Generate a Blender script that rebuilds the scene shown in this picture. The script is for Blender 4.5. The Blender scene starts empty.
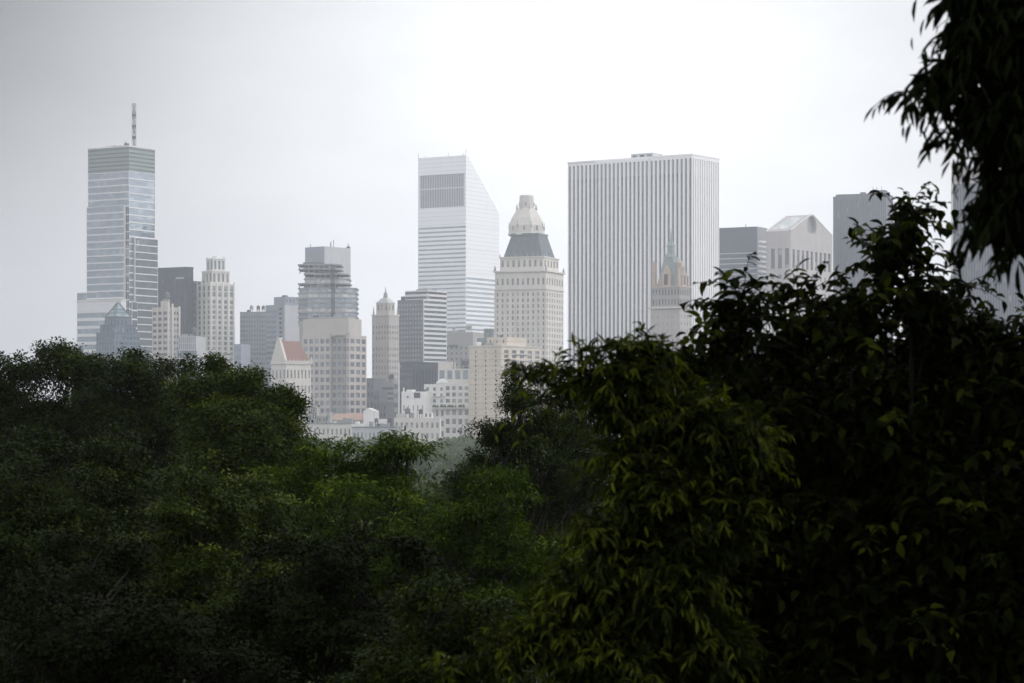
import bpy, math, random
import numpy as np
from mathutils import Vector, Matrix

random.seed(7)
RNG = np.random.default_rng(11)
F = 2500.0          # focal length in pixels of a 1024 px wide frame
HOR = 420.0         # picture row of the horizon
CAMZ = 30.0
S = bpy.context.scene
COL = S.collection
R = math.radians

# ------------------------------------------------------------------ scene / camera
S.render.engine = 'CYCLES'
S.view_settings.view_transform = 'Standard'
S.view_settings.look = 'None'
S.view_settings.gamma = 1.0
S.view_settings.exposure = 1.0
cy = S.cycles
cy.max_bounces = 6; cy.diffuse_bounces = 3; cy.glossy_bounces = 3
cy.transmission_bounces = 4; cy.volume_bounces = 1; cy.transparent_max_bounces = 4
cy.sample_clamp_indirect = 4.0
cy.use_denoising = True
cy.denoiser = 'OPENIMAGEDENOISE'
cy.denoising_input_passes = 'RGB_ALBEDO_NORMAL'
cy.denoising_prefilter = 'ACCURATE'
cam_d = bpy.data.cameras.new('camera')
cam_d.lens = 36.0 * F / 1024.0
cam_d.sensor_width = 36.0
cam_d.shift_y = (HOR - 341.5) / 1024.0
cam_d.clip_start = 0.1; cam_d.clip_end = 20000
cam_d.dof.use_dof = True
cam_d.dof.focus_distance = 1600
cam_d.dof.aperture_fstop = 8.0
cam = bpy.data.objects.new('camera', cam_d)
cam.location = (0, 0, CAMZ); cam.rotation_euler = (R(90), 0, 0)
COL.objects.link(cam)
S.camera = cam

def X(px, Y): return (px - 512.0) / F * Y
def Z(py, Y): return CAMZ + (HOR - py) / F * Y

# ------------------------------------------------------------------ sky and sun
SUN_AZ, SUN_EL = R(76), R(32)      # azimuth to the right of the view direction
w = bpy.data.worlds.new('World'); S.world = w; w.use_nodes = True
nt = w.node_tree; nt.nodes.clear()
def N(t, **k):
    n = nt.nodes.new(t)
    for a, b in k.items(): setattr(n, a, b)
    return n
def L(a, b): nt.links.new(a, b)
def mth(op, a, b=None, c=None):
    n = N('ShaderNodeMath', operation=op)
    for i, v in enumerate((a, b, c)):
        if v is None: continue
        if hasattr(v, 'is_linked'): L(v, n.inputs[i])
        else: n.inputs[i].default_value = v
    return n.outputs[0]
tc = N('ShaderNodeTexCoord')
vn = N('ShaderNodeVectorMath', operation='NORMALIZE'); L(tc.outputs['Generated'], vn.inputs[0])
def lobe(az, el, sig):
    d = (math.cos(R(el)) * math.sin(R(az)), math.cos(R(el)) * math.cos(R(az)), math.sin(R(el)))
    dt = N('ShaderNodeVectorMath', operation='DOT_PRODUCT'); L(vn.outputs[0], dt.inputs[0]); dt.inputs[1].default_value = d
    ang = mth('ARCCOSINE', mth('MINIMUM', dt.outputs['Value'], 0.99999))
    q = mth('DIVIDE', ang, R(sig))
    return mth('EXPONENT', mth('MULTIPLY', mth('MULTIPLY', q, q), -1.0))
SKY_BASE, SKY_FRONT, SKY_WIDE, SKY_BACK = 0.43, 0.20, 0.22, 0.36
lum = mth('ADD', mth('ADD', mth('MULTIPLY', lobe(1.5, 5.0, 9.0), SKY_FRONT), mth('MULTIPLY', lobe(50, 40, 50), SKY_WIDE)), SKY_BASE)
lum = mth('ADD', lum, mth('MULTIPLY', lobe(190, 20, 60), SKY_BACK))      # thin bright overcast behind the viewer
lum = mth('ADD', lum, mth('MULTIPLY', lobe(76, 12, 32), 0.55))          # glow of the veiled sun to the right
lum = mth('SUBTRACT', lum, mth('MULTIPLY', lobe(-15, 10.5, 9), 0.42))     # a heavier cloud bank to the left
lum = mth('SUBTRACT', lum, mth('MULTIPLY', lobe(15, 14, 10), 0.26))
nz = N('ShaderNodeTexNoise'); nz.inputs['Scale'].default_value = 5.0; nz.inputs['Detail'].default_value = 5.0; nz.inputs['Roughness'].default_value = 0.55
mp = N('ShaderNodeMapping'); mp.inputs['Scale'].default_value = (1, 1, 3.0); L(vn.outputs[0], mp.inputs['Vector']); L(mp.outputs[0], nz.inputs['Vector'])
cl = N('ShaderNodeMapRange'); cl.inputs['From Min'].default_value = 0.3; cl.inputs['From Max'].default_value = 0.7
cl.inputs['To Min'].default_value = 0.90; cl.inputs['To Max'].default_value = 1.10; L(nz.outputs['Fac'], cl.inputs['Value'])
lum = mth('MULTIPLY', lum, cl.outputs[0])
sz_ = N('ShaderNodeSeparateXYZ'); L(vn.outputs[0], sz_.inputs[0])
ov = N('ShaderNodeMapRange', interpolation_type='SMOOTHSTEP'); ov.inputs['From Min'].default_value = 0.3; ov.inputs['From Max'].default_value = 0.85
ov.inputs['To Min'].default_value = 1.0; ov.inputs['To Max'].default_value = 1.0; L(sz_.outputs[2], ov.inputs['Value'])
lum = mth('MULTIPLY', lum, ov.outputs[0])             # rain cloud overhead, paler towards the horizon
lum = mth('MULTIPLY', lum, 10.0)                      # the Background strength below is 0.1
gr = N('ShaderNodeCombineColor')
L(mth('MULTIPLY', lum, 0.985), gr.inputs[0]); L(mth('MULTIPLY', lum, 0.995), gr.inputs[1]); L(mth('MULTIPLY', lum, 1.025), gr.inputs[2])
sky = N('ShaderNodeTexSky', sky_type='NISHITA'); sky.sun_disc = False
sky.sun_elevation = SUN_EL; sky.sun_rotation = SUN_AZ
hsv = N('ShaderNodeHueSaturation'); hsv.inputs['Saturation'].default_value = 0.12; L(sky.outputs[0], hsv.inputs['Color'])
mx = N('ShaderNodeMix', data_type='RGBA'); mx.inputs['Factor'].default_value = 0.95
L(hsv.outputs[0], mx.inputs[6]); L(gr.outputs[0], mx.inputs[7])
bg = N('ShaderNodeBackground'); bg.inputs['Strength'].default_value = 0.1
L(mx.outputs[2], bg.inputs['Color'])
wo = N('ShaderNodeOutputWorld'); L(bg.outputs[0], wo.inputs['Surface'])

sd = bpy.data.lights.new('sun', 'SUN'); sd.energy = 0.8; sd.angle = R(18); sd.color = (1.0, 0.965, 0.92)
so = bpy.data.objects.new('sun', sd); COL.objects.link(so); so.location = (0, 0, 500)
so.rotation_euler = Vector((-math.sin(SUN_AZ) * math.cos(SUN_EL), -math.cos(SUN_AZ) * math.cos(SUN_EL), -math.sin(SUN_EL))).to_track_quat('-Z', 'Y').to_euler()

# ------------------------------------------------------------------ materials
def newmat(name):
    global nt
    m = bpy.data.materials.new(name); m.use_nodes = True
    nt = m.node_tree; nt.nodes.clear()
    return m
def out(sh):
    o = N('ShaderNodeOutputMaterial'); L(sh, o.inputs['Surface'])
def masonry(name, col, var=0.2, rough=0.85, course=0.0, scale=0.12, spec=0.3):
    """Stone, brick or panel: soft stains, rain streaks and (optionally) storey-high courses."""
    m = newmat(name)
    g = N('ShaderNodeNewGeometry')
    n1 = N('ShaderNodeTexNoise'); n1.inputs['Scale'].default_value = scale; n1.inputs['Detail'].default_value = 8; n1.inputs['Roughness'].default_value = .65; L(g.outputs['Position'], n1.inputs['Vector'])
    mp = N('ShaderNodeMapping'); mp.inputs['Scale'].default_value = (0.5, 0.5, 0.02); L(g.outputs['Position'], mp.inputs['Vector'])
    n2 = N('ShaderNodeTexNoise'); n2.inputs['Scale'].default_value = 1.0; n2.inputs['Detail'].default_value = 4; L(mp.outputs[0], n2.inputs['Vector'])
    n3 = N('ShaderNodeTexNoise'); n3.inputs['Scale'].default_value = 1.3; n3.inputs['Detail'].default_value = 3; L(g.outputs['Position'], n3.inputs['Vector'])
    f = mth('ADD', mth('ADD', mth('MULTIPLY', mth('SUBTRACT', n1.outputs['Fac'], 0.5), 1.6), mth('MULTIPLY', mth('SUBTRACT', n2.outputs['Fac'], 0.5), 1.4)), mth('MULTIPLY', mth('SUBTRACT', n3.outputs['Fac'], 0.5), 1.4))
    f = mth('ADD', mth('MULTIPLY', f, var), 1.0)
    if course:
        sx = N('ShaderNodeSeparateXYZ'); L(g.outputs['Position'], sx.inputs[0])
        fr = mth('FRACT', mth('DIVIDE', sx.outputs[2], course))
        f = mth('MULTIPLY', f, mth('SUBTRACT', 1.0, mth('MULTIPLY', mth('LESS_THAN', fr, 0.14), 0.22)))
    v = N('ShaderNodeVectorMath', operation='SCALE'); v.inputs[0].default_value = col; L(f, v.inputs['Scale'])
    p = N('ShaderNodeBsdfPrincipled'); L(v.outputs[0], p.inputs['Base Color'])
    p.inputs['Roughness'].default_value = rough; p.inputs['Specular IOR Level'].default_value = spec
    out(p.outputs[0]); return m
def glass(name, col, blind=(0.35, 0.36, 0.36), share=0.25, metal=0.25, rough=0.08, floor=0.0, spandrel=(0.3, 0.31, 0.33), bay=2.6):
    """Window glass: dark, reflective, each pane a little different, some with blinds behind."""
    m = newmat(name)
    g = N('ShaderNodeNewGeometry')
    oi = N('ShaderNodeObjectInfo')
    sx = N('ShaderNodeSeparateXYZ'); L(g.outputs['Position'], sx.inputs[0])
    cx = N('ShaderNodeCombineXYZ')
    L(mth('FLOOR', mth('DIVIDE', sx.outputs[0], bay)), cx.inputs[0])
    L(mth('FLOOR', mth('DIVIDE', sx.outputs[2], 3.9)), cx.inputs[2])
    L(mth('MULTIPLY', oi.outputs['Random'], 97.0), cx.inputs[1])
    wn = N('ShaderNodeTexWhiteNoise', noise_dimensions='3D'); L(cx.outputs[0], wn.inputs['Vector'])
    mr = N('ShaderNodeMapRange'); mr.inputs['From Min'].default_value = 1 - share; mr.inputs['From Max'].default_value = 1.0
    mr.inputs['To Max'].default_value = 0.85; L(wn.outputs['Value'], mr.inputs['Value'])
    mx = N('ShaderNodeMix', data_type='RGBA'); mx.inputs[6].default_value = (*col, 1); mx.inputs[7].default_value = (*blind, 1); L(mr.outputs[0], mx.inputs['Factor'])
    c = mx.outputs[2]
    if floor:
        fr = mth('FRACT', mth('DIVIDE', sx.outputs[2], floor))
        m2 = N('ShaderNodeMix', data_type='RGBA'); L(mth('LESS_THAN', fr, 0.32), m2.inputs['Factor']); L(c, m2.inputs[6]); m2.inputs[7].default_value = (*spandrel, 1)
        c = m2.outputs[2]
    p = N('ShaderNodeBsdfPrincipled'); L(c, p.inputs['Base Color'])
    p.inputs['Metallic'].default_value = metal; p.inputs['Roughness'].default_value = rough
    p.inputs['Specular IOR Level'].default_value = 0.7
    nb = N('ShaderNodeTexNoise'); nb.inputs['Scale'].default_value = 0.25; L(g.outputs['Position'], nb.inputs['Vector'])
    bp = N('ShaderNodeBump'); bp.inputs['Strength'].default_value = 0.25; bp.inputs['Distance'].default_value = 0.3; L(nb.outputs['Fac'], bp.inputs['Height']); L(bp.outputs[0], p.inputs['Normal'])
    out(p.outputs[0]); return m
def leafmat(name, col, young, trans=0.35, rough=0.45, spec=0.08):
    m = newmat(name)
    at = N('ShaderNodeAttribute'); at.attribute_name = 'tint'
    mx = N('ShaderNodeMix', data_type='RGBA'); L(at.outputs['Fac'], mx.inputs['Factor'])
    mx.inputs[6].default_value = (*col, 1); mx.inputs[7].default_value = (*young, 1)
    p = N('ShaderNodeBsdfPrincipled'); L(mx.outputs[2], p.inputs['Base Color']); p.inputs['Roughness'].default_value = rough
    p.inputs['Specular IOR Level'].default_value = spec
    t = N('ShaderNodeBsdfTranslucent')
    hs = N('ShaderNodeHueSaturation'); hs.inputs['Saturation'].default_value = 1.15; hs.inputs['Value'].default_value = 1.5; L(mx.outputs[2], hs.inputs['Color']); L(hs.outputs[0], t.inputs['Color'])
    ms = N('ShaderNodeMixShader'); ms.inputs[0].default_value = trans; L(p.outputs[0], ms.inputs[1]); L(t.outputs[0], ms.inputs[2])
    out(ms.outputs[0]); return m

M = dict(
    limestone=masonry('pale_limestone', (0.58, 0.555, 0.52)),
    stone_rose=masonry('warm_stone', (0.46, 0.425, 0.40)),
    stone_grey=masonry('grey_stone', (0.30, 0.29, 0.28)),
    brick_beige=masonry('beige_brick', (0.55, 0.49, 0.42), course=3.6),
    plaster=masonry('white_render', (0.70, 0.69, 0.67)),
    granite_pink=masonry('pink_grey_granite', (0.40, 0.37, 0.365)),
    slab_teal=masonry('blue_teal_panel', (0.12, 0.155, 0.20)),
    concrete=masonry('grey_concrete', (0.27, 0.27, 0.275)),
    concrete_pale=masonry('pale_concrete', (0.44, 0.445, 0.46)),
    slab_blue=masonry('blue_grey_panel', (0.25, 0.275, 0.33)),
    dark=masonry('dark_grey_panel', (0.042, 0.048, 0.068), var=0.2),
    dark_brown=masonry('dark_bronze_panel', (0.13, 0.13, 0.145), var=0.2),
    charcoal=masonry('charcoal_panel', (0.075, 0.083, 0.112), var=0.2),
    alu=masonry('white_aluminium', (0.80, 0.81, 0.82), var=0.07, rough=0.45, course=3.9),
    marble=masonry('white_marble', (0.80, 0.79, 0.79), var=0.06),
    steel=masonry('pale_steel_spandrel', (0.62, 0.62, 0.63), var=0.06, rough=0.5),
    copper=masonry('green_copper', (0.18, 0.22, 0.225), var=0.3, scale=0.3),
    copper_pale=masonry('weathered_copper', (0.23, 0.275, 0.275), var=0.25, scale=0.3),
    slate=masonry('grey_slate', (0.13, 0.15, 0.165), var=0.3, scale=0.3),
    rust=masonry('red_tile', (0.22, 0.125, 0.105), var=0.25, scale=0.4),
    terracotta=masonry('orange_terracotta', (0.42, 0.34, 0.285), var=0.2),
    orange=masonry('faded_orange_sheet', (0.38, 0.255, 0.21), var=0.2),
    louvre=masonry('grey_green_louvre', (0.20, 0.235, 0.225), var=0.12, rough=0.6),
    louvre_slot=masonry('dark_green_louvre_slot', (0.12, 0.15, 0.14), var=0.1),
    louvre_dark=masonry('grey_louvre', (0.23, 0.24, 0.26), var=0.1),
    metal_dark=masonry('dark_metal', (0.06, 0.06, 0.065), rough=0.6),
    roofing=masonry('roof_membrane', (0.22, 0.22, 0.22)),
    g_dark=glass('dark_window_glass', (0.05, 0.055, 0.065)),
    g_blue=glass('blue_grey_glass', (0.19, 0.225, 0.26), blind=(0.31, 0.345, 0.38), share=0.4, metal=0.6),
    g_deep=glass('deep_glass', (0.035, 0.04, 0.055), share=0.1, metal=0.3),
    g_teal=glass('teal_glass', (0.13, 0.18, 0.20), blind=(0.28, 0.33, 0.34), share=0.4, metal=0.4),
    g_mid=glass('office_window_glass', (0.13, 0.145, 0.175), blind=(0.34, 0.37, 0.40), share=0.3, metal=0.3),
    g_strip=glass('bronze_strip_glass', (0.10, 0.115, 0.145), blind=(0.24, 0.26, 0.29), share=0.3, floor=3.9, spandrel=(0.15, 0.165, 0.19), bay=3.4),
    g_stone=glass('hotel_window_glass', (0.17, 0.17, 0.175), blind=(0.45, 0.44, 0.41), share=0.45, metal=0.1),
    g_pale=glass('pale_window_glass', (0.36, 0.39, 0.40), blind=(0.62, 0.63, 0.62), share=0.5, metal=0.2),
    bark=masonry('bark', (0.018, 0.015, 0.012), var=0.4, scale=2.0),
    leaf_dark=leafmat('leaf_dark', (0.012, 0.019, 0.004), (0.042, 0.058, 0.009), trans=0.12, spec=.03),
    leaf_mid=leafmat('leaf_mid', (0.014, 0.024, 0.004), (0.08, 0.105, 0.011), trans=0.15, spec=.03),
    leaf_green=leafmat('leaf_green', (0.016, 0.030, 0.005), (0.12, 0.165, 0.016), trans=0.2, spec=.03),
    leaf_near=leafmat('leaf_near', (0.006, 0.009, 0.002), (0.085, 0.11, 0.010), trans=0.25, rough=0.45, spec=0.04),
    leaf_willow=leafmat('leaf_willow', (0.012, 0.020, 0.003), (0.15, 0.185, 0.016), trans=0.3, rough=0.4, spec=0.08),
    leaf_shade_toned=leafmat('leaf_shade_painted', (0.008, 0.013, 0.003), (0.02, 0.028, 0.005), trans=0.05, rough=0.6, spec=0.03),  # deep shade of the lower trees is put into this leaf colour
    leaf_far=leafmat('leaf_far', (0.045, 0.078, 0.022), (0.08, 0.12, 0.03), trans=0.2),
)

# ------------------------------------------------------------------ mesh helpers
class MB:
    def __init__(s): s.v = []; s.f = []
    def quad(s, a, b, c, d):
        n = len(s.v); s.v += [a, b, c, d]; s.f.append((n, n + 1, n + 2, n + 3))
    def poly(s, pts):
        n = len(s.v); s.v += list(pts); s.f.append(tuple(range(n, n + len(pts))))
    def box(s, x0, x1, y0, y1, z0, z1):
        n = len(s.v)
        s.v += [(x0, y0, z0), (x1, y0, z0), (x1, y1, z0), (x0, y1, z0), (x0, y0, z1), (x1, y0, z1), (x1, y1, z1), (x0, y1, z1)]
        s.f += [tuple(n + i for i in q) for q in ((3, 2, 1, 0), (4, 5, 6, 7), (0, 1, 5, 4), (1, 2, 6, 5), (2, 3, 7, 6), (3, 0, 4, 7))]
    def frustum(s, cx, cy_, z0, z1, r0, r1, n=4, rot=math.pi / 4, sx=1.0, sy=1.0, cap=True):
        b = len(s.v)
        for zz, r in ((z0, r0), (z1, r1)):
            for i in range(n):
                a = rot + 2 * math.pi * i / n
                s.v.append((cx + r * math.cos(a) * sx, cy_ + r * math.sin(a) * sy, zz))
        for i in range(n):
            j = (i + 1) % n
            s.f.append((b + i, b + j, b + n + j, b + n + i))
        if cap:
            s.f.append(tuple(b + n + i for i in range(n))); s.f.append(tuple(b + i for i in reversed(range(n))))
    def hip(s, x0, x1, y0, y1, z0, X0, X1, Y0, Y1, z1):
        n = len(s.v)
        s.v += [(x0, y0, z0), (x1, y0, z0), (x1, y1, z0), (x0, y1, z0), (X0, Y0, z1), (X1, Y0, z1), (X1, Y1, z1), (X0, Y1, z1)]
        s.f += [tuple(n + i for i in q) for q in ((3, 2, 1, 0), (4, 5, 6, 7), (0, 1, 5, 4), (1, 2, 6, 5), (2, 3, 7, 6), (3, 0, 4, 7))]
    def tube(s, pts, rad, n=6):
        pts = [Vector(p) for p in pts]; b = len(s.v); k = len(pts)
        for i, p in enumerate(pts):
            d = (pts[min(i + 1, k - 1)] - pts[max(i - 1, 0)]).normalized()
            u = d.cross(Vector((0.31, 0.9, 0.2))).normalized(); q = d.cross(u)
            for j in range(n):
                a = 2 * math.pi * j / n
                s.v.append(tuple(p + (u * math.cos(a) + q * math.sin(a)) * rad[i]))
        for i in range(k - 1):
            for j in range(n):
                j2 = (j + 1) % n
                s.f.append((b + i * n + j, b + i * n + j2, b + (i + 1) * n + j2, b + (i + 1) * n + j))
        s.f.append(tuple(b + j for j in reversed(range(n)))); s.f.append(tuple(b + (k - 1) * n + j for j in range(n)))
    def islands(s):
        par = list(range(len(s.v)))
        def find(i):
            while par[i] != i: par[i] = par[par[i]]; i = par[i]
            return i
        for f in s.f:
            for i in f[1:]: par[find(i)] = find(f[0])
        res = {}
        for f in s.f:
            m, mp_ = res.setdefault(find(f[0]), (MB(), {}))
            for i in f:
                if i not in mp_: mp_[i] = len(m.v); m.v.append(s.v[i])
            m.f.append(tuple(mp_[i] for i in f))
        return [m for m, _ in res.values()]
    def build(s, name, mat, parent=None):
        me = bpy.data.meshes.new(name); me.from_pydata([tuple(v) for v in s.v], [], s.f); me.update()
        me.materials.append(mat)
        o = bpy.data.objects.new(name, me); COL.objects.link(o)
        if parent: o.parent = parent
        return o

def thing(name, label, cat, loc, rotz=0.0, group=None):
    o = bpy.data.objects.new(name, None); COL.objects.link(o)
    o.location = loc; o.rotation_euler = (0, 0, rotz); o.empty_display_size = 2
    o['label'] = label; o['category'] = cat
    if group: o['group'] = group
    return o

# ------------------------------------------------------------------ buildings
def G(cols, rows, wf, hf, mat, nm='window', ml=0, mr=0, mt=0, mb=0, inset=0.35):
    return dict(cols=cols, rows=rows, wf=wf, hf=hf, mat=mat, nm=nm, ml=ml, mr=mr, mt=mt, mb=mb, inset=inset)

SPLIT = {'column', 'chimney', 'finial', 'pinnacle', 'urn', 'roof_aerial', 'rooftop_equipment', 'pier', 'pilaster', 'dormer', 'balcony', 'cap_window', 'wide_window', 'hood'}
class Building:
    """Local frame: origin at the near corner on the ground, left face on y=0 (x<0), right face on x=0 (y>0)."""
    def __init__(s, name, label, xc, Y, a, cat='building', yvis=400):
        s.a = R(a); s.Y = Y; s.ca, s.sa = math.cos(s.a), math.sin(s.a)
        s.cx = X(xc, Y); s.yvis = yvis
        s.root = thing(name, label, cat, (s.cx, Y, 0), -s.a)
        s.mbs = {}; s.panes = []
    def z(s, py, x=0.0, y=0.0): return Z(py, s.Y - x * s.sa + y * s.ca)
    def ux(s, px, y=0.0):
        k = (px - 512) / F
        return (k * (s.Y + y * s.ca) - s.cx - y * s.sa) / (s.ca + k * s.sa)
    def uy(s, px, x=0.0):
        k = (px - 512) / F
        return (k * (s.Y - x * s.sa) - s.cx - x * s.ca) / (s.sa - k * s.ca)
    def mb(s, part, mat):
        return s.mbs.setdefault((part, mat), MB())
    def facade(s, m, face, c, u0, u1, z0, z1, st):
        if face == 'L':
            P = lambda u, z, d=0.0: (u, c + d, z)
        elif face == 'R':
            P = lambda u, z, d=0.0: (c - d, u, z)
        elif face == 'W':
            P = lambda u, z, d=0.0: (c + d, u, z)
        else:
            P = lambda u, z, d=0.0: (u, c - d, z)
        def q(a, b, e, f, d=0.0):
            if b - a > 1e-4 and f - e > 1e-4:
                m.quad(P(a, e, d), P(b, e, d), P(b, f, d), P(a, f, d))
        if not st:
            q(u0, u1, z0, z1); return
        sts = st if isinstance(st, list) else [st]
        bounds = []
        for t in sts:                      # vertical sequence of zones given by absolute heights, or one zone
            bounds.append((t.get('z0', z0 + t['mb']), t.get('z1', z1 - t['mt'])))
        # zones must be ordered top to bottom and not overlap
        top = z1
        for t, (a0, a1) in zip(sts, bounds):
            q(u0, u1, a1, top)
            ua, ub = u0 + t['ml'], u1 - t['mr']
            q(u0, ua, a0, a1); q(ub, u1, a0, a1)
            du = (ub - ua) / t['cols']; dz = (a1 - a0) / t['rows']
            ww, hh = du * t['wf'], dz * t['hf']; ins = t['inset']
            prev = ua
            for i in range(t['cols']):
                c0 = ua + (i + 0.5) * du; e0, e1 = c0 - ww / 2, c0 + ww / 2
                q(prev, e0, a0, a1); prev = e1
                pz = a0
                for j in range(t['rows']):
                    zc = a0 + (j + 0.5) * dz; f0, f1 = zc - hh / 2, zc + hh / 2
                    q(e0, e1, pz, f0); pz = f1
                    m.quad(P(e0, f0), P(e1, f0), P(e1, f0, ins), P(e0, f0, ins))
                    m.quad(P(e0, f1), P(e1, f1), P(e1, f1, ins), P(e0, f1, ins))
                    m.quad(P(e0, f0), P(e0, f1), P(e0, f1, ins), P(e0, f0, ins))
                    m.quad(P(e1, f0), P(e1, f1), P(e1, f1, ins), P(e1, f0, ins))
                    s.panes.append((P(c0, zc, ins + 0.06), ww, hh, face, t['mat'], t['nm']))
                q(e0, e1, pz, a1)
            q(prev, ub, a0, a1)
            top = a0
        q(u0, u1, z0, top)
    def block(s, x0, x1, y0, y1, z0, z1, mat, L=None, Rr=None, part='wall', Wf=None, roof=None):
        m = s.mb(part, mat)
        s.facade(m, 'L', y0, x0, x1, z0, z1, L)
        s.facade(m, 'R', x1, y0, y1, z0, z1, Rr)
        s.facade(m, 'W', x0, y0, y1, z0, z1, Wf)
        s.facade(m, 'B', y1, x0, x1, z0, z1, None)
        m.quad((x0, y0, z1), (x1, y0, z1), (x1, y1, z1), (x0, y1, z1))
    def cornice(s, x0, x1, y0, y1, z0, z1, mat, o=0.8, part='cornice'):
        s.mb(part, mat).box(x0 - o, x1 + o, y0 - o, y1 + o, z0, z1)
    def tank(s, x, y, z, r=2.0, mat='dark_brown'):
        m = MB()
        for a in range(4): m.box(x + r * .6 * (-1) ** a - .12, x + r * .6 * (-1) ** a + .12, y + r * .6 * (1 if a < 2 else -1) - .12, y + r * .6 * (1 if a < 2 else -1) + .12, z + .003, z + 2.2)
        m.frustum(x, y, z + 2.2, z + 2.2 + r * 1.7, r, r * .95, 12); m.frustum(x, y, z + 2.2 + r * 1.7, z + 2.2 + r * 2.4, r * 1.05, .1, 12)
        m.build('water_tank', M[mat], s.root)
    def clutter(s, x0, x1, y0, y1, z, n=5, seed=1):
        rs = random.Random(seed)
        for i in range(n):
            x = x0 + (i + rs.uniform(.2, .8)) * (x1 - x0) / n; y = rs.uniform(y0 + 1, y0 + (y1 - y0) * .6); t = rs.random()
            if t < .35: s.tank(x, y, z, rs.uniform(1.2, 1.7), rs.choice(['dark_brown', 'stone_grey', 'metal_dark']))
            elif t < .8:
                m = MB(); q = rs.uniform(.8, 2.0); m.box(x - q, x + q, y, y + 3, z + .003, z + rs.uniform(1.2, 3.2)); m.build('roof_bulkhead', M[rs.choice(['concrete', 'stone_grey', 'plaster', 'charcoal'])], s.root)
            else:
                m = MB(); m.frustum(x, y, z + .003, z + rs.uniform(2.5, 5), .18, .1, 5); m.build('vent_pipe', M['metal_dark'], s.root)
    def finish(s):
        objs = {}
        for (part, mat), m in s.mbs.items():
            if part in SPLIT:
                for pc in m.islands(): pc.build(part, M[mat], s.root)
            else:
                objs[part] = m.build(part, M[mat], s.root)
        def key(p):
            c = p[0]
            depth = s.Y - c[0] * s.sa + c[1] * s.ca
            py = HOR - (c[2] - CAMZ) * F / depth
            fore = s.ca if p[3] in 'LB' else s.sa
            vis = 1 if (py < s.yvis and p[3] in 'LR') else 0
            return (-vis, -p[1] * fore * p[2], py)
        s.panes.sort(key=key)
        cache = {}; rest = {}
        for i, (c, ww, hh, face, mat, nm) in enumerate(s.panes):
            hx, hy = ((ww / 2 + .04), 0.05) if face in 'LB' else (0.05, ww / 2 + .04)
            hz = hh / 2 + .04
            if i < 100:
                k = (round(hx, 2), round(hy, 2), round(hz, 2), mat)
                if k not in cache:
                    m = MB(); m.box(-hx, hx, -hy, hy, -hz, hz)
                    o = m.build(nm, M[mat], s.root); cache[k] = o.data
                else:
                    o = bpy.data.objects.new(nm, cache[k]); COL.objects.link(o); o.parent = s.root
                o.location = c
            else:
                m = rest.setdefault((nm, mat), MB())
                m.box(c[0] - hx, c[0] + hx, c[1] - hy, c[1] + hy, c[2] - hz, c[2] + hz)
        for (nm, mat), m in rest.items():
            o = m.build(nm, M[mat], s.root); o['kind'] = 'stuff'
        return s.root

def zone(st, z0, z1):
    st = dict(st); st['z0'] = z0; st['z1'] = z1; return st

def lattice(m, x, y, z0, z1, h, n, r=0.22):
    cs = [(-h, -h), (h, -h), (h, h), (-h, h)]
    for a, b in cs: m.tube([(x + a, y + b, z0), (x + a, y + b, z1)], [r, r], 4)
    dz = (z1 - z0) / n
    for k in range(n):
        for i in range(4):
            (a, b), (c, d) = cs[i], cs[(i + 1) % 4]
            za, zb = z0 + k * dz, z0 + (k + 1) * dz
            if (k + i) % 2: za, zb = zb, za
            m.tube([(x + a, y + b, za), (x + c, y + d, zb)], [r * .6, r * .6], 4)
            m.tube([(x + a, y + b, z0 + (k + 1) * dz), (x + c, y + d, z0 + (k + 1) * dz)], [r * .6, r * .6], 4)

# --- tall glass tower with the mast
b = Building('glass_skyscraper', 'tallest blue-grey glass tower with a lattice mast on its grey-green top', 129, 1800, 32, 'skyscraper', 352)
xl, yr = b.ux(88), b.uy(155)
rib = lambda n, mt='g_blue', hf=.80: G(1, n, .985, hf, mt, 'window_band', inset=.25)
b.block(xl, 0, 0, yr, b.z(171), b.z(146.5), 'louvre', G(1, 6, .995, .3, 'louvre_slot', 'louvre_band', inset=.4), G(1, 6, .995, .3, 'louvre_slot', 'louvre_band', inset=.4), part='crown')
b.cornice(xl, 0, 0, yr, b.z(146.5) + .004, b.z(145.3), 'steel', o=.4)
b.block(xl, 0, 0, yr, 0, b.z(171), 'steel', [zone(rib(5), b.z(205.5), b.z(171)), zone(G(6, 30, .9, .86, 'g_deep', 'dark_bay_window', ml=-xl - 9, inset=.2), 0, b.z(206))], rib(40, 'g_blue', .84))
x1 = b.ux(124, -2.2); x0 = b.ux(86.6, -2.2)
b.block(x0, x1, -2.2, -.02, 0, b.z(205), 'steel', rib(36), None, part='bay')
b.block(.02, 1.6, 5, yr + 1.5, 0, b.z(237), 'steel', None, rib(31, 'g_blue', .86), part='bay')
zz = b.z(146.5)
m = b.mb('mast', 'metal_dark'); lattice(m, -3.0, 9.0, zz, b.z(102), .95, 8, .2)
for q in (.2, .45, .7): m.box(-3.9, -2.1, 8.2, 9.8, zz + (b.z(102) - zz) * q, zz + (b.z(102) - zz) * (q + .07))
for q in (.35, .42, .5, .66, .8):
    zq = zz + (b.z(102) - zz) * q
    m.box(-4.6 - q * .5, -1.4 + q * .5, 8.7, 9.3, zq, zq + .35)
m = b.mb('rooftop_equipment', 'metal_dark')
m.box(-9, -6, 5, 7, zz + 1, zz + 3.2); m.box(-8, -7.5, 5, 5.5, zz + 3.2, zz + 4.6); m.box(-14, -12, 5, 7, zz + 1, zz + 1.9); m.box(-21, -15, 4, 4.2, zz + 1.6, zz + 1.9)
for q in (-24, -21, -18, -15): m.box(q, q + .2, 4, 4.2, zz, zz + 2.2)
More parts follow.
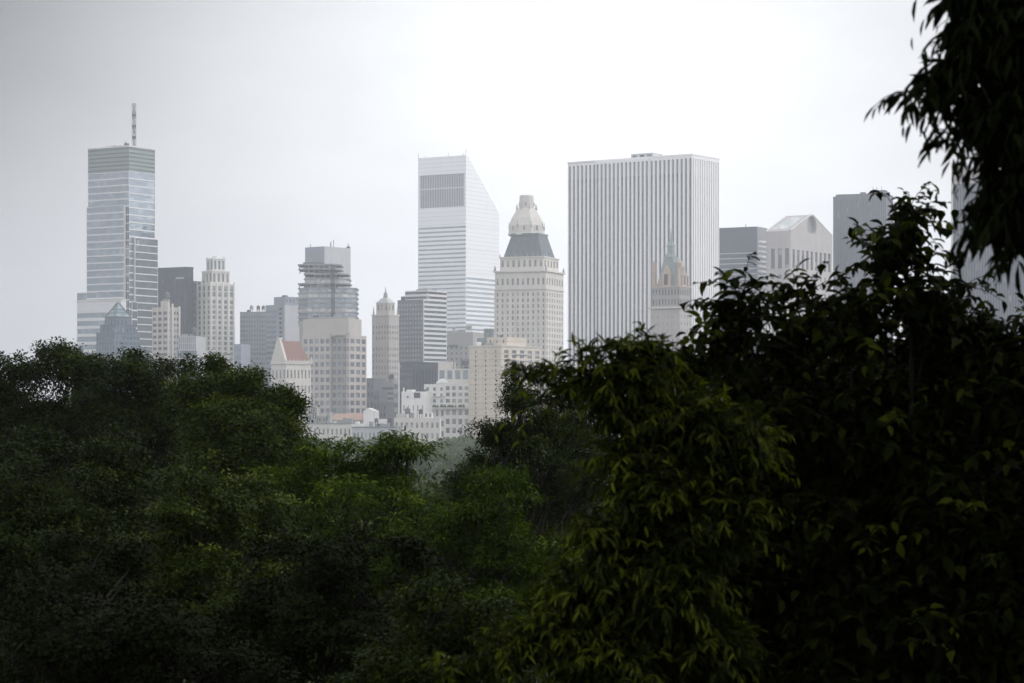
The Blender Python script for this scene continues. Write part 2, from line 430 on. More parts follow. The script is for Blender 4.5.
# the broad lower wing
x0, x1 = b.ux(77, -8), b.ux(121, -8)
b.block(x0, x1, -8, -2.24, 0, b.z(301), 'steel', zone(G(1, 19, .985, .62, 'g_blue', 'window_band', inset=.25), 0, b.z(311)), None, part='wing')
b.cornice(x0, x1, -8, -2.3, b.z(301), b.z(299.6), 'limestone', o=.3)
b.block(b.ux(77, -2), x0 + 14, -2.0, 12, 0, b.z(291), 'steel', rib(20), None, part='wing')
b.mb('rooftop_equipment', 'metal_dark').box(x0 + 4, x0 + 10, 0, 6, b.z(291), b.z(289))
x0, x1 = b.ux(128, -5), b.ux(155, -5)
b.block(b.ux(128.5, -2.22) + 6, 8.0, -6, -.1, 0, b.z(302), 'steel', rib(18, 'g_blue', .84), rib(18, 'g_blue', .84), part='wing')
b.finish()

# --- stepped blue tower with the glass pyramid
b = Building('pyramid_roof_building', 'small blue-grey stepped block with a glass pyramid roof before the tallest tower', 118, 1600, 45, yvis=352)
mpx = 1600 / F
def tier(hw): return hw * mpx / (b.ca + b.sa)
for hw, y0, y1, n in ((21.8, 480, 334, 1), (17.8, 334, 325.5, 1), (13.2, 325.5, 317.5, 1)):
    h = tier(hw); zt = b.z(y1); zb = max(0, b.z(y0))
    cols = int(h * 2 / 2.6)
    if n and hw > 20: st = [zone(G(cols, 24, .6, .55, 'g_blue'), 0, zt - 1.2)]
    else: st = [zone(G(cols, 1, .6, .7, 'g_blue'), zb, zt - 1.0)]
    b.block(-h, h, -h, h, zb, zt, 'slab_teal', st, st, Wf=st)
    b.cornice(-h, h, -h, h, zt + .003, zt + .5, 'slab_teal', o=.3)
h = tier(12.6)
b.mb('pyramid_roof', 'g_teal').hip(-h, h, -h, h, b.z(317.5) + .5, -.3, .3, -.3, .3, b.z(303))
m = b.mb('roof_ribs', 'slab_teal')
for sx, sy in ((-1, -1), (1, -1), (1, 1), (-1, 1)):
    m.tube([(sx * h, sy * h, b.z(317.5) + .55), (sx * .3, sy * .3, b.z(302.4))], [.35, .3], 5)
for k in range(1, 4):
    t = k / 4; e = h * (1 - t) + .12; zz = b.z(317.5) + .5 + (b.z(303) - b.z(317.5)) * t
    for sgn in (-1, 1):
        m.tube([(-e, sgn * e, zz), (e, sgn * e, zz)], [.16, .16], 4); m.tube([(sgn * e, -e, zz), (sgn * e, e, zz)], [.16, .16], 4)
m.tube([(0, 0, b.z(303)), (0, 0, b.z(299.5))], [.3, .08], 5)
# projecting glazed bay facing the park
h = tier(21.8); 
mm = b.mb('bay', 'slab_teal'); b.finish() if False else None
del b.mbs[('bay', 'slab_teal')]
b.finish()

# --- dark slab behind
b = Building('dark_tower', 'dark charcoal slab tower beside the tallest glass tower', 187, 1880, 30, yvis=345)
x0 = b.ux(150)
b.block(x0, 0, 0, b.uy(193.3), 0, b.z(268), 'dark', G(22, 1, .45, .97, 'g_deep', 'window_strip', mt=5, inset=.3), G(6, 1, .45, .97, 'g_deep', 'window_strip', mt=5, inset=.3))
b.block(x0 + 10, b.ux(190, b.uy(193.3) + 1), b.uy(193.3) + 1, b.uy(193.3) + 18, 0, b.z(280), 'charcoal', None, G(5, 26, .6, .5, 'g_deep'))
b.cornice(x0, 0, 0, b.uy(193.3), b.z(268) + .004, b.z(266.8), 'dark', o=.3)
m = b.mb('roof_sign_panel', 'concrete_pale'); m.box(b.ux(176), b.ux(184), -.4, -.05, b.z(278.6), b.z(277))
b.finish()

# --- beige piered tower
b = Building('piered_office_tower', 'beige office block with pale vertical piers before the dark slab tower', 168, 1700, 42, yvis=357)
x0, yr = b.ux(152), b.uy(179)
b.block(x0, 0, 0, yr, 0, b.z(307), 'stone_rose', G(3, 26, .72, .5, 'g_dark', mt=2), G(4, 26, .62, .5, 'g_dark', mt=2))
m = b.mb('pier', 'limestone')
for px, tp in ((168, 302.5), (172, 303.5), (178.8, 306)):
    y = b.uy(px); m.box(0.02, 1.0, y - .55, y + .55, 0, b.z(tp))
for px in (158, 163):
    x = b.ux(px); m.box(x - .4, x + .4, -.8, -.02, 0, b.z(307))
b.block(x0 + 2, -6, 6, yr - 3, b.z(307), b.z(300), 'stone_rose', None, None, part='penthouse')
b.clutter(x0 + 3, -7, 7, yr - 4, b.z(300), 2, 31)
b.finish()

# --- small pale glass block
b = Building('low_glass_block', 'low pale block with teal glass floors between the beige and stone towers', 196.5, 1650, 12, yvis=362)
b.block(b.ux(177), 0, 0, 24, 0, b.z(350), 'concrete_pale', G(8, 14, .9, .82, 'g_teal'), None)
b.block(b.ux(178), -.5, .5, 20, b.z(350), b.z(336), 'concrete_pale', G(9, 2, .35, .8, 'g_blue'), None, part='upper_storey')
b.clutter(b.ux(179), -1, 1, 12, b.z(336), 3, 13)
b.finish()

# --- slender stone apartment tower with stepped top
b = Building('stone_apartment_tower', 'slender pale stone tower with two stepped top stages left of centre', 211, 1880, 52, yvis=360)
x0, yr = b.ux(197.2), b.uy(234.4)
b.block(x0, 0, 0, yr, 0, b.z(283.5), 'limestone', [zone(G(3, 2, .55, .8, 'g_stone'), b.z(297), b.z(285)), zone(G(3, 31, .5, .62, 'g_stone'), 0, b.z(299))],
        [zone(G(4, 2, .55, .8, 'g_stone'), b.z(297), b.z(285)), zone(G(4, 31, .5, .62, 'g_stone'), 0, b.z(299))])
b.cornice(x0, 0, 0, yr, b.z(299), b.z(298.2), 'limestone', o=.35)
m = b.mb('pilaster', 'plaster')
for q in (.02, .34, .67, .98):
    m.box(x0 * q - .5, x0 * q + .5, -.6, -.02, 0, b.z(281.5))
for q in (.02, .26, .5, .75, .98):
    m.box(.02, .6, yr * q - .5, yr * q + .5, 0, b.z(281.5))
e = 2.6; z0, z1 = b.z(283.5), b.z(271)
b.block(x0 + e, -e, e, yr - e, z0, z1, 'limestone', G(3, 1, .5, .7, 'g_stone'), G(4, 1, .5, .7, 'g_stone'), part='upper_stage')
b.cornice(x0 + e, -e, e, yr - e, z1 + .003, z1 + .7, 'plaster', o=.3)
e = 5; z2 = b.z(258.5)
b.block(x0 + e, -e, e, yr - e, z1 + .7, z2, 'limestone', G(2, 1, .55, .75, 'g_teal'), G(3, 1, .5, .75, 'g_teal'), part='top_stage')
b.cornice(x0 + e, -e, e, yr - e, z2 + .003, z2 + .8, 'plaster', o=.3)
m = b.mb('crest', 'limestone')
m.frustum(x0 / 2, yr / 2, z2 + .8, b.z(255), 3.6, 2.2, 10)
for px, py in ((x0 + e + .8, e + .8), (-e - .8, e + .8), (-e - .8, yr - e - .8), (x0 + e + .8, yr - e - .8)): m.box(px - .7, px + .7, py - .7, py + .7, z2 + .803, z2 + 1.8)
b.finish()

# --- grey slabs left of the building site
b = Building('grey_office_slab', 'plain grey office slab with rows of windows, leftmost of the grey cluster', 266.5, 1930, 14, yvis=358)
b.block(b.ux(240), 0, 0, 26, 0, b.z(312.5), 'slab_blue', G(10, 31, .74, .5, 'g_blue', mt=1.5), None)
b.cornice(b.ux(240), 0, 0, 26, b.z(312.5) + .004, b.z(311.6), 'concrete', o=.2)
b.clutter(b.ux(241), -1, 2, 24, b.z(311.6), 5, 1)
b.finish()
b = Building('low_grey_block', 'low grey block at the foot of the leftmost grey office slab', 241, 1850, 14, yvis=365)
b.block(b.ux(234), 0, 0, 20, 0, b.z(344), 'slab_blue', G(3, 14, .6, .5, 'g_blue', mt=1), None)
b.finish()
b = Building('blank_sided_slab', 'grey slab with a blank pale side wall and one column of dark windows', 284, 1880, 44, yvis=352)
x0, yr = b.ux(265.5), b.uy(308)
b.block(x0, 0, 0, yr, 0, b.z(304.5), 'slab_blue', [zone(G(1, 33, .38, .55, 'g_deep', ml=-x0 * .62), 0, b.z(306.5))], None)
m = b.mb('side_panel', 'concrete_pale'); m.box(.02, .35, .3, yr, 0, b.z(305.2))
m = b.mb('spandrel', 'g_blue')
for k in range(12):
    zq = b.z(312 + k * 5.2); m.box(x0 + 1, x0 * .44, -.15, -.02, zq, zq + 1.7)
b.block(x0 * .1, -1.2 + 0, 4, yr - 3, b.z(304.5), b.z(296.3), 'slab_blue', G(3, 1, .6, .5, 'g_blue'), None, part='machine_room') if False else None
b.block(-14, -1.0, 2, yr * .8, b.z(304.5), b.z(296.5), 'slab_blue', None, G(5, 1, .5, .45, 'g_teal'), part='machine_room')
b.mb('roof_tank', 'metal_dark').frustum(-6, 6, b.z(296.5), b.z(294.8), 2.4, 2.0, 10)
b.clutter(x0, -14.5, 1, 24, b.z(304.5), 2, 2)
b.finish()

# --- plain pale tower behind the building site
b = Building('plain_pale_tower', 'plain pale grey tower rising behind the unfinished stepped tower', 324, 2120, 40, yvis=300)
x0, yr = b.ux(305), b.uy(350.3)
b.block(x0, 0, 0, yr, 0, b.z(246.3), 'slab_blue', G(12, 1, .5, .98, 'concrete', 'panel_strip', mt=2, inset=.15), None)
m = b.mb('side_panel', 'concrete_pale'); m.box(.02, .4, .2, yr, 0, b.z(246.6))
m = b.mb('roof_aerial', 'metal_dark')
for x, y, h in ((-8, 20, 7), (-4, 12, 4), (-4, 12.6, 5), (-10, 40, 5), (-20, 4, 3)): m.box(x - .2, x + .2, y - .2, y + .2, b.z(246.3), b.z(246.3) + h)
m.box(-11, -8.5, 39, 41, b.z(246.3), b.z(246.3) + 2.5)
b.finish()

# --- unfinished stepped tower (open floors)
b = Building('unfinished_tower', 'unfinished stepped tower with open floor slabs and bare columns', 327, 1700, 0, yvis=322)
k = 1700 / F
def plan(hw, d, ch):   # chamfered plan, half width hw, depth d
    return [(-hw + ch, 0), (hw - ch, 0), (hw, ch), (hw, d - ch), (hw - ch, d), (-hw + ch, d), (-hw, d - ch), (-hw, ch)]
def slab(m, pl, z0, z1, ox=0, oy=0):
    n = len(pl); base = len(m.v)
    for zz in (z0, z1):
        for (x, y) in pl: m.v.append((x + ox, y + oy, zz))
    for i in range(n):
        j = (i + 1) % n; m.f.append((base + i, base + j, base + n + j, base + n + i))
    m.f.append(tuple(base + n + i for i in range(n))); m.f.append(tuple(base + i for i in reversed(range(n))))
# (left px, right px, row of slab top, storey height rows, glazed share)
lev = [(297, 341, 263.8, 1), (297.5, 341, 268.2, 0), (303, 348, 273.2, 0), (303, 349, 278.0, 2), (297, 349.5, 282.7, 1), (297, 356.5, 287.4, 2)] + [(296.6 - .0 * i, 356.5, 292.2 + 4.8 * i, 2) for i in range(7)]
for i, (l, r, yt, gl) in enumerate(lev):
    hw = (r - l) / 2 * k; ox = X((l + r) / 2, 1700) - b.cx; zt = b.z(yt)
    zb = b.z(lev[i + 1][2]) if i + 1 < len(lev) else zt - 3.3
    m = MB(); slab(m, plan(hw, 34, min(7, hw * .35)), zt - .95, zt, ox)
    m.build('floor_slab', M['concrete'], b.root)
    if gl == 2:
        m = MB(); slab(m, plan(hw - .7, 32.6, min(7, hw * .35)), zb + .003, zt - .953, ox, .7)
        m.build('window_band', M['g_blue' if i % 3 else 'g_pale'], b.root)
    elif gl == 1:
        m = MB(); slab(m, plan(hw * .6, 28, 4), zb + .003, zt - .953, ox - (3 if i else -3), 2.2)
        m.build('window_band', M['g_dark'], b.root)
    for q in np.linspace(-hw + 1.0, hw - 1.0, 9):
        oy = .45 if abs(q) < hw - 7 else 7.6
        m = b.mb('column', 'concrete'); m.box(ox + q - .28, ox + q + .28, oy - .26, oy + .3, zb + .004, zt - .954)
m = b.mb('core', 'stone_grey'); m.box(-9, 6, 12, 24, 0, b.z(262.5))
m.box(-X(327, 1) * 0 - 19, 19, 2.0, 30, 0, b.z(321.5))
m = b.mb('hoist_mast', 'metal_dark'); lattice(m, X(333, 1700) - b.cx, -1.3, b.z(324), b.z(266), .9, 14, .16)
m = b.mb('parapet_screen', 'dark_brown'); m.box(X(303, 1700) - b.cx, X(324, 1700) - b.cx, .5, .8, b.z(263.8) + .004, b.z(262.3))
o = None
b.finish()

# --- beige tower with grid of square windows
b = Building('square_window_tower', 'beige stone office tower with a grid of square windows and blank top', 349.5, 1600, 24, yvis=416)
x0, yr = b.ux(302), b.uy(366.5)
xa, xb = b.ux(330.5), b.ux(346.5)
zt = b.z(335)
rows = 14; zbot = b.z(337 + 7.75 * rows)
b.block(x0, xa, 0, 24, 0, zt, 'stone_rose', zone(G(5, rows, .66, .6, 'g_mid', ml=.6), zbot, b.z(337)), None)
b.block(xa + .02, xb - .02, 1.6, 24, 0, zt - .02, 'stone_grey', zone(G(3, rows, .68, .6, 'g_mid'), zbot, b.z(337)), None, part='recessed_bay')
b.block(xb, 0, 0, yr, 0, zt, 'stone_rose', zone(G(1, rows, .5, .54, 'g_mid'), zbot, b.z(337)), zone(G(3, rows, .68, .6, 'g_mid'), zbot, b.z(337)))
b.block(x0 + .5, -1, .5, yr - 5, zt, b.z(318.5), 'stone_rose', None, None, part='upper_storey')
b.block(x0 + 3, -3, 3, yr - 8, b.z(318.5), b.z(316.5), 'stone_grey', None, None, part='upper_storey')
m = b.mb('hood', 'stone_grey')
for xx in (xa, xb):
    m.frustum(xx, 1.1, zt - 1.0, zt + 1.8, 2.6, 1.4, 10, sx=1.0, sy=.4)
b.clutter(x0 + 4, -4, 4, 18, b.z(316.5), 4, 4)
b.finish()

# --- chateau-like house with red roof
b = Building('red_roofed_mansion', 'pale stone mansion with a steep red tile roof and tall gable', 286, 1500, 52, yvis=392)
x0, yr = b.ux(271), b.uy(311)
ze = b.z(364)
b.block(x0, 0, 0, yr, 0, ze, 'limestone', [zone(G(4, 1, .4, .7, 'g_stone'), b.z(380), b.z(368)), zone(G(4, 7, .5, .6, 'g_stone'), 2, b.z(383))], [zone(G(7, 1, .42, .7, 'g_stone'), b.z(380), b.z(368)), zone(G(7, 7, .5, .6, 'g_stone'), 2, b.z(383))])
b.cornice(x0, 0, 0, yr, ze + .003, ze + .7, 'limestone', o=.6)
m = b.mb('roof', 'rust'); zr = b.z(340.5); xm = x0 / 2; yi = yr - 3.2
zq = ze + .7
m.v += [(x0, 1.2, zq), (0, 1.2, zq), (xm, 1.2, zr), (x0, yr, zq), (0, yr, zq), (xm, yi, zr)]
m.f += [(0, 1, 2), (1, 4, 5, 2), (0, 2, 5, 3), (3, 5, 4), (0, 3, 4, 1)]
m = b.mb('gable', 'limestone')
n0 = len(m.v)
for y in (-.2, 1.18):
    m.v += [(x0 - .3, y, zq), (.3, y, zq), (xm + 1.4, y, zr + .8), (xm - 1.4, y, zr + .8)]
for q in ((0, 1, 2, 3), (4, 5, 6, 7), (0, 1, 5, 4), (1, 2, 6, 5), (2, 3, 7, 6), (3, 0, 4, 7)): m.f.append(tuple(n0 + i for i in q))
b.mb('chimney', 'limestone').box(xm - 1.3, xm + 1.3, -.1, 2.0, zr + .8, b.z(337))
m = b.mb('balustrade', 'limestone'); m.box(.3, .6, 0, yr, ze + .72, ze + 2.0)
for i in range(8):
    m.box(.25, .75, i * yr / 7 - .3, i * yr / 7 + .3, ze + .72, ze + 2.6)
b.mb('finial', 'limestone').frustum(.2, yr, ze + .72, ze + 5, .8, .1, 6)
b.finish()

# --- slender tower with needle spire
b = Building('needle_spire_tower', 'slender tan stone tower topped by a small pyramid and needle spire', 389, 1760, 30, yvis=400)
x0, yr = b.ux(372), b.uy(399)
b.block(x0, 0, 0, yr, 0, b.z(315.5), 'stone_rose', [zone(G(6, 3, .45, .55, 'g_stone'), b.z(341), b.z(324)), zone(G(6, 19, .42, .5, 'g_stone'), 0, b.z(346))], [zone(G(4, 3, .4, .55, 'g_stone'), b.z(341), b.z(324)), zone(G(4, 19, .4, .5, 'g_stone'), 0, b.z(346))])
b.cornice(x0, 0, 0, yr, b.z(315.5) + .003, b.z(314.3), 'limestone', o=.4)
e = 2.2; z0, z1 = b.z(314.3), b.z(303)
b.block(x0 + e, -e, e, yr - e, z0, z1, 'stone_rose', G(3, 1, .4, .6, 'g_stone', mb=2), G(2, 1, .4, .6, 'g_stone', mb=2), part='upper_stage')
b.cornice(x0 + e, -e, e, yr - e, z1 + .003, z1 + .6, 'limestone', o=.3)
xm, ym = x0 / 2, yr / 2
b.mb('pyramid_roof', 'concrete_pale').hip(x0 + e, -e, e, yr - e, z1 + .6, xm - 2, xm + 2, ym - 2, ym + 2, b.z(297.5))
m = b.mb('spire', 'stone_grey'); m.frustum(xm, ym, b.z(297.5), b.z(293), 1.7, 1.3, 8); m.frustum(xm, ym, b.z(293), b.z(291.5), 1.5, .7, 8); m.frustum(xm, ym, b.z(291.5), b.z(285.5), .55, .08, 6)
m = b.mb('pinnacle', 'stone_rose')
for px, py in ((x0 + .8, .8), (-.8, .8), (-.8, yr - .8), (x0 + .8, yr - .8)): m.frustum(px, py, b.z(314.3), b.z(306), .8, .1, 5)
b.finish()
b = Building('grey_glazed_block', 'lower grey glazed block under the needle spire tower', 394, 1650, 25, yvis=418)
b.block(b.ux(374), 0, 0, b.uy(398), 0, b.z(382), 'concrete', [zone(G(1, 6, .96, .5, 'g_blue', 'window_band'), b.z(416), b.z(386)), zone(G(4, 5, .7, .5, 'g_blue'), 0, b.z(418))], G(1, 9, .9, .5, 'g_blue', 'window_band'))
b.clutter(b.ux(375), -1, 1, 14, b.z(382), 3, 5)
b.finish()
b = Building('dark_stepped_block', 'small dark stepped block before the needle spire tower', 386, 1580, 20, yvis=418)
for l, r, t, y0 in ((366.5, 373.5, 378, 0), (373.6, 379, 391, .0), (379.1, 386, 402, 0)):
    b.block(b.ux(l), b.ux(r), y0, 14, 0, b.z(t), 'dark_brown', G(2, 9, .5, .5, 'g_deep', mt=1.5), None)
b.finish()

# --- dark slab with white banded flank
b = Building('banded_flank_tower', 'office tower with dark dotted front and white banded flank', 423, 1820, 34, yvis=392)
x0, yr = b.ux(397.5), b.uy(446.3)
zb = b.z(362)
b.block(x0, 0, 0, yr, zb, b.z(299.5), 'dark_brown', G(9, 13, .42, .42, 'g_pale', mt=2, inset=.2), None)
m = b.mb('flank', 'steel'); b.facade(m, 'R', .6, .2, yr, zb, b.z(299.5), G(1, 13, .97, .52, 'g_teal', 'window_band', inset=.3))
m.quad((.02, .2, zb), (.6, .2, zb), (.6, .2, b.z(299.5)), (.02, .2, b.z(299.5)))
xa = b.ux(405, 5)
b.block(xa, .6, 5, yr, b.z(299.5), b.z(290), 'steel', G(1, 2, .98, .5, 'g_dark', 'window_band'), G(1, 2, .98, .5, 'g_dark', 'window_band'), part='upper_storey')
b.block(x0 + 1, -1, 1, yr - 1, 0, zb, 'charcoal', G(1, 16, .96, .5, 'g_deep', 'window_band'), G(1, 16, .96, .5, 'g_deep', 'window_band'), part='lower_storeys')
b.mb('rooftop_equipment', 'concrete').frustum(xa + 12, 16, b.z(290), b.z(287.2), 4, 3.4, 12); b.mb('rooftop_equipment', 'concrete').box(-12, -2, 8, 20, b.z(290), b.z(288.6))
b.clutter(x0 + 1, xa - 1, 2, 20, b.z(299.5), 2, 14)
b.finish()
b = Building('charcoal_low_block', 'charcoal low block in front of the banded tower base', 437, 1700, 30, yvis=392)
b.block(b.ux(412), 0, 0, 16, 0, b.z(364), 'charcoal', G(8, 1, .4, .96, 'g_deep', 'window_strip', mt=3), None)
b.finish()

# --- white tower with slanted roof
b = Building('slant_roof_skyscraper', 'white banded skyscraper with slanted roof and grey louvre panel', 466, 2350, 32, 'skyscraper', 350)
x0, yr = b.ux(418), b.uy(499.3)
zt = b.z(155); zs = b.z(214, 0, yr)
P_l0, P_l1 = b.ux(419.8), b.ux(464.3)
zl1, zl0 = b.z(173, 0), b.z(206)
m = b.mb('wall', 'alu')
lou = dict(G(1, 1, 1.0, 1.0, 'louvre_dark', 'louvre_panel', inset=1.2), ml=P_l0 - x0, mr=-P_l1)
b.facade(m, 'L', 0, x0, 0, 0, zt, [zone(lou, zl0, zl1), zone(G(1, 52, .985, .40, 'g_blue', 'window_band', inset=.5), 0, b.z(224.5))])
zk = b.z(276)
b.facade(m, 'R', 0, 0, yr, 0, zs - 1, zone(G(1, 38, .985, .46, 'g_blue', 'window_band', inset=.5), 0, zk))
m.poly([(0, 0, zs - 1), (0, yr, zs - 1), (0, yr, zs), (0, 2.5, zt), (0, 0, zt)])
m.poly([(x0, 0, 0), (x0, yr, 0), (x0, yr, zs), (x0, 2.5, zt), (x0, 0, zt)])
m.quad((x0, yr, 0), (0, yr, 0), (0, yr, zs), (x0, yr, zs))
m.quad((x0, 0, zt), (0, 0, zt), (0, 2.5, zt), (x0, 2.5, zt))
b.mb('slanted_roof', 'alu').quad((x0, 2.5, zt), (0, 2.5, zt), (0, yr, zs), (x0, yr, zs))
m = b.mb('louvre_slats', 'steel')
nv = 26
for i in range(nv):
    u = P_l0 + (i + .5) * (P_l1 - P_l0) / nv; m.box(u - .22, u + .22, .35, .8, zl0 + .5, zl1 - .2)
m.box(P_l0, P_l1, .8, .95, zl0 + (zl1 - zl0) * .56, zl0 + (zl1 - zl0) * .6)
m = b.mb('panel_joint', 'concrete_pale')
for k in (0, 5, 10):
    zq = b.z(226 + 4.6 * k); m.box(.02, .08, .5, yr - .5, zq, zq + .2)
m = b.mb('roof_aerial', 'metal_dark')
for x, h in ((x0 + .3, 5), (x0 + 8, 2), (-20, 3), (-.3, 6), (-3, 2)): m.box(x - .12, x + .12, .2, .45, zt, zt + h)

b.finish()

# --- grey blocks below it
b = Building('plain_grey_block', 'plain grey block at the foot of the slant-roofed white skyscraper', 473, 2050, 18, yvis=368)
b.block(b.ux(440), 0, 0, 30, 0, b.z(332), 'stone_grey', zone(G(7, 20, .35, .4, 'g_dark'), 0, b.z(345)), None)
b.mb('wall_vent', 'metal_dark').box(b.ux(449), b.ux(458), -.5, -.02, b.z(347), b.z(344.6))
b.clutter(b.ux(441), -1, 1, 20, b.z(332), 6, 6)
b.finish()
b = Building('green_grey_block', 'dark green-grey block with slats peeping above the beige apartments', 492, 1950, 20, yvis=347)
b.block(b.ux(477), 0, 0, 22, 0, b.z(338), 'copper', G(6, 1, .4, .97, 'g_dark', 'window_strip', mt=2), None)
b.block(b.ux(483), 0, 2, 20, b.z(338), b.z(328.5), 'copper', G(4, 2, .5, .5, 'g_dark'), None, part='upper_storey')
b.finish()

# --- beige brick apartment block
b = Building('beige_apartment_block', 'beige brick apartment block with blank side and grey windows on its park front', 501.5, 1450, 36, yvis=420)
x0, yr = b.ux(469), b.uy(541)
zt = b.z(346)
b.block(x0, 0, 0, yr, 0, zt, 'brick_beige', [zone(G(3, 26, .12, .5, 'g_dark', mr=.5, ml=-x0 * .05), 0, b.z(349))], [zone(G(5, 26, .56, .68, 'g_mid', ml=1.0), 0, b.z(349))])
b.cornice(x0, 0, 0, yr, zt + .003, zt + .6, 'limestone', o=.25)
b.block(b.ux(487, 8), -2, 8, yr - 12, zt + .6, b.z(337, 0, 8), 'brick_beige', G(3, 1, .2, .4, 'g_dark'), None, part='penthouse')
m = b.mb('balcony', 'limestone')
for k in range(14):
    zq = b.z(354 + k * 6.2); m.box(.02, .9, yr * .34, yr * .66, zq, zq + .45)
b.mb('roof_tank', 'metal_dark').frustum(-9, 12, b.z(337, 0, 8), b.z(334.6, 0, 8), 1.2, 1.1, 10)
b.clutter(x0 + 1, -10, 2, 20, zt + .6, 3, 7)
b.finish()

# --- stepped white apartment house with terraces
b = Building('terraced_apartment_house', 'cream stepped apartment house with planted terraces and a white tent', 470, 1480, 12, yvis=432)
f = lambda px, y=0: b.ux(px, y)
b.block(f(424), f(445), 0, 20, 0, b.z(384), 'plaster', [zone(G(3, 3, .4, .55, 'g_stone'), b.z(404), b.z(386)), zone(G(4, 6, .42, .55, 'g_stone'), 0, b.z(408))], None)
b.block(f(445) + .02, -.02, -1, 20, 0, b.z(382.5), 'plaster', [zone(G(4, 3, .62, .6, 'g_stone'), b.z(404), b.z(385)), zone(G(4, 7, .6, .58, 'g_stone'), 0, b.z(408))], None)
b.block(f(438, 3), -1, 3, 20, b.z(382.5) + .01, b.z(368.5), 'limestone', G(4, 1, .62, .72, 'g_blue', mb=1), None, part='upper_storey')
b.block(f(438, 5), f(452, 5), 5, 14, b.z(368.5), b.z(361.5), 'limestone', None, None, part='penthouse')
m = b.mb('chimney', 'stone_grey'); m.box(f(453, 5), f(454.5, 5), 5, 6, b.z(368.5), b.z(359)); m.box(f(457, 5), f(460, 5), 6, 7.5, b.z(368.5), b.z(364.6))
m = b.mb('terrace_slab', 'limestone'); m.box(f(429), 0, -3.2, -1.02, b.z(408.6), b.z(407.4)); m.box(f(424.5), f(445), -1.2, -.02, b.z(396.5), b.z(395.9))
m = b.mb('roof_tent', 'plaster')
for i in range(3):
    m.frustum(f(442), 1.6, b.z(383.6) + i * 1.0, b.z(383.6) + (i + 1) * 1.0, (4.2, 3.8, 2.8)[i], (3.8, 2.8, .8)[i], 14, sx=1.0, sy=.4)
m = b.mb('terrace_planting', 'leaf_far')
for i in range(70):
    u = random.uniform(f(430), f(466)); m.frustum(u, random.uniform(-2.8, -1.6), b.z(407.4), b.z(407.4) + random.uniform(.6, 2.0), random.uniform(.3, .6), .15, 5)
ro = b.clutter(f(454, 5) + 4, -2, 5, 14, b.z(368.5), 3, 8)
b.finish()

b = Building('white_corner_house', 'small white rendered house with two dark windows left of the terraced apartments', 425, 1440, 14, yvis=428)
f = lambda px, y=0: b.ux(px, y)
b.block(f(401.5), -.1, 0, 16, 0, b.z(391.5), 'plaster', zone(G(5, 5, .25, .4, 'g_stone'), 0, b.z(401)), None)
b.block(f(406), f(412), 1, 8, b.z(391.5), b.z(389.6), 'plaster', None, None, part='penthouse')
m = b.mb('wide_window', 'g_dark'); m.box(f(414), f(420.3), -.15, -.02, b.z(398), b.z(392.6)); m.box(f(407), f(408.6), -.15, -.02, b.z(398), b.z(396))
b.mb('chimney', 'plaster').box(f(402.6), f(403.4), 1, 2, b.z(391.5), b.z(387.5))
b.clutter(f(413), -1, 1, 8, b.z(391.5), 2, 17)
b.finish()
b = Building('cream_row_house', 'low cream row house with small windows below the white corner house', 440, 1400, 1, yvis=436)
b.block(b.ux(394), 0, 0, 14, 0, b.z(418), 'limestone', G(9, 5, .42, .5, 'g_stone', mt=1), None)
b.block(b.ux(396), b.ux(404), 1, 10, b.z(418), b.z(413.5), 'stone_rose', None, None, part='penthouse')
b.block(b.ux(424), b.ux(432), 1, 10, b.z(418), b.z(412.5), 'plaster', G(2, 1, .4, .6, 'g_dark'), None, part='penthouse')
b.clutter(b.ux(405), b.ux(423), 1, 10, b.z(418), 4, 9)
b.finish()
b = Building('grey_row_house', 'low grey-white row house behind the park trees at centre', 396, 1390, 8, yvis=440)
b.block(b.ux(352), 0, 0, 14, 0, b.z(428), 'concrete_pale', G(11, 4, .42, .5, 'g_stone', mt=1), None)
b.cornice(b.ux(352), 0, 0, 14, b.z(428) + .003, b.z(426.6), 'copper', o=.3)
b.clutter(b.ux(353), -1, 1, 10, b.z(426.6), 9, 10)
b.finish()
b = Building('pale_terrace_house', 'low pale terrace house with cluttered roof under the square-window tower', 352, 1410, 8, yvis=440)
b.block(b.ux(300), -.2, 0, 16, 0, b.z(424), 'limestone', G(12, 4, .4, .5, 'g_stone', mt=1), None)
b.cornice(b.ux(300), -.2, 0, 16, b.z(424) + .003, b.z(423), 'copper', o=.3)
for l, r, t in ((304, 311, 413), (311.5, 316, 408), (317, 325, 416), (326, 329, 412)):
    b.block(b.ux(l), b.ux(r), 2, 10, b.z(423), b.z(t), 'stone_grey', G(2, 1, .4, .5, 'g_dark'), None, part='roof_structure')
b.clutter(b.ux(331), -1, 1, 10, b.z(423), 4, 12)
b.finish()
b = Building('orange_roofed_house', 'low house with a faded orange roof under the square-window tower', 362, 1480, 10, yvis=428)
b.block(b.ux(331), 0, 0, 14, 0, b.z(420), 'stone_grey', G(7, 5, .4, .5, 'g_dark', mt=.8), None)
m = b.mb('roof', 'orange'); m.hip(b.ux(331) - .4, .4, -.4, 14, b.z(420) + .01, b.ux(333), -1, 4, 10, b.z(413.6))
b.finish()
b = Building('white_gabled_block', 'bright white gabled roof block right of the orange roof', 375, 1440, 12, yvis=428)
zt = b.z(411)
b.block(b.ux(363.5), 0, 0, 9, 0, zt, 'plaster', None, None)
m = b.mb('roof', 'plaster'); xx = b.ux(363.5); m.v += [(xx, 0, zt + .01), (0, 0, zt + .01), (xx * .62, 0, b.z(408)), (xx, 9, zt + .01), (0, 9, zt + .01), (xx * .62, 9, b.z(408))]; m.f += [(0, 1, 2), (3, 5, 4), (1, 4, 5, 2), (0, 2, 5, 3), (0, 3, 4, 1)]
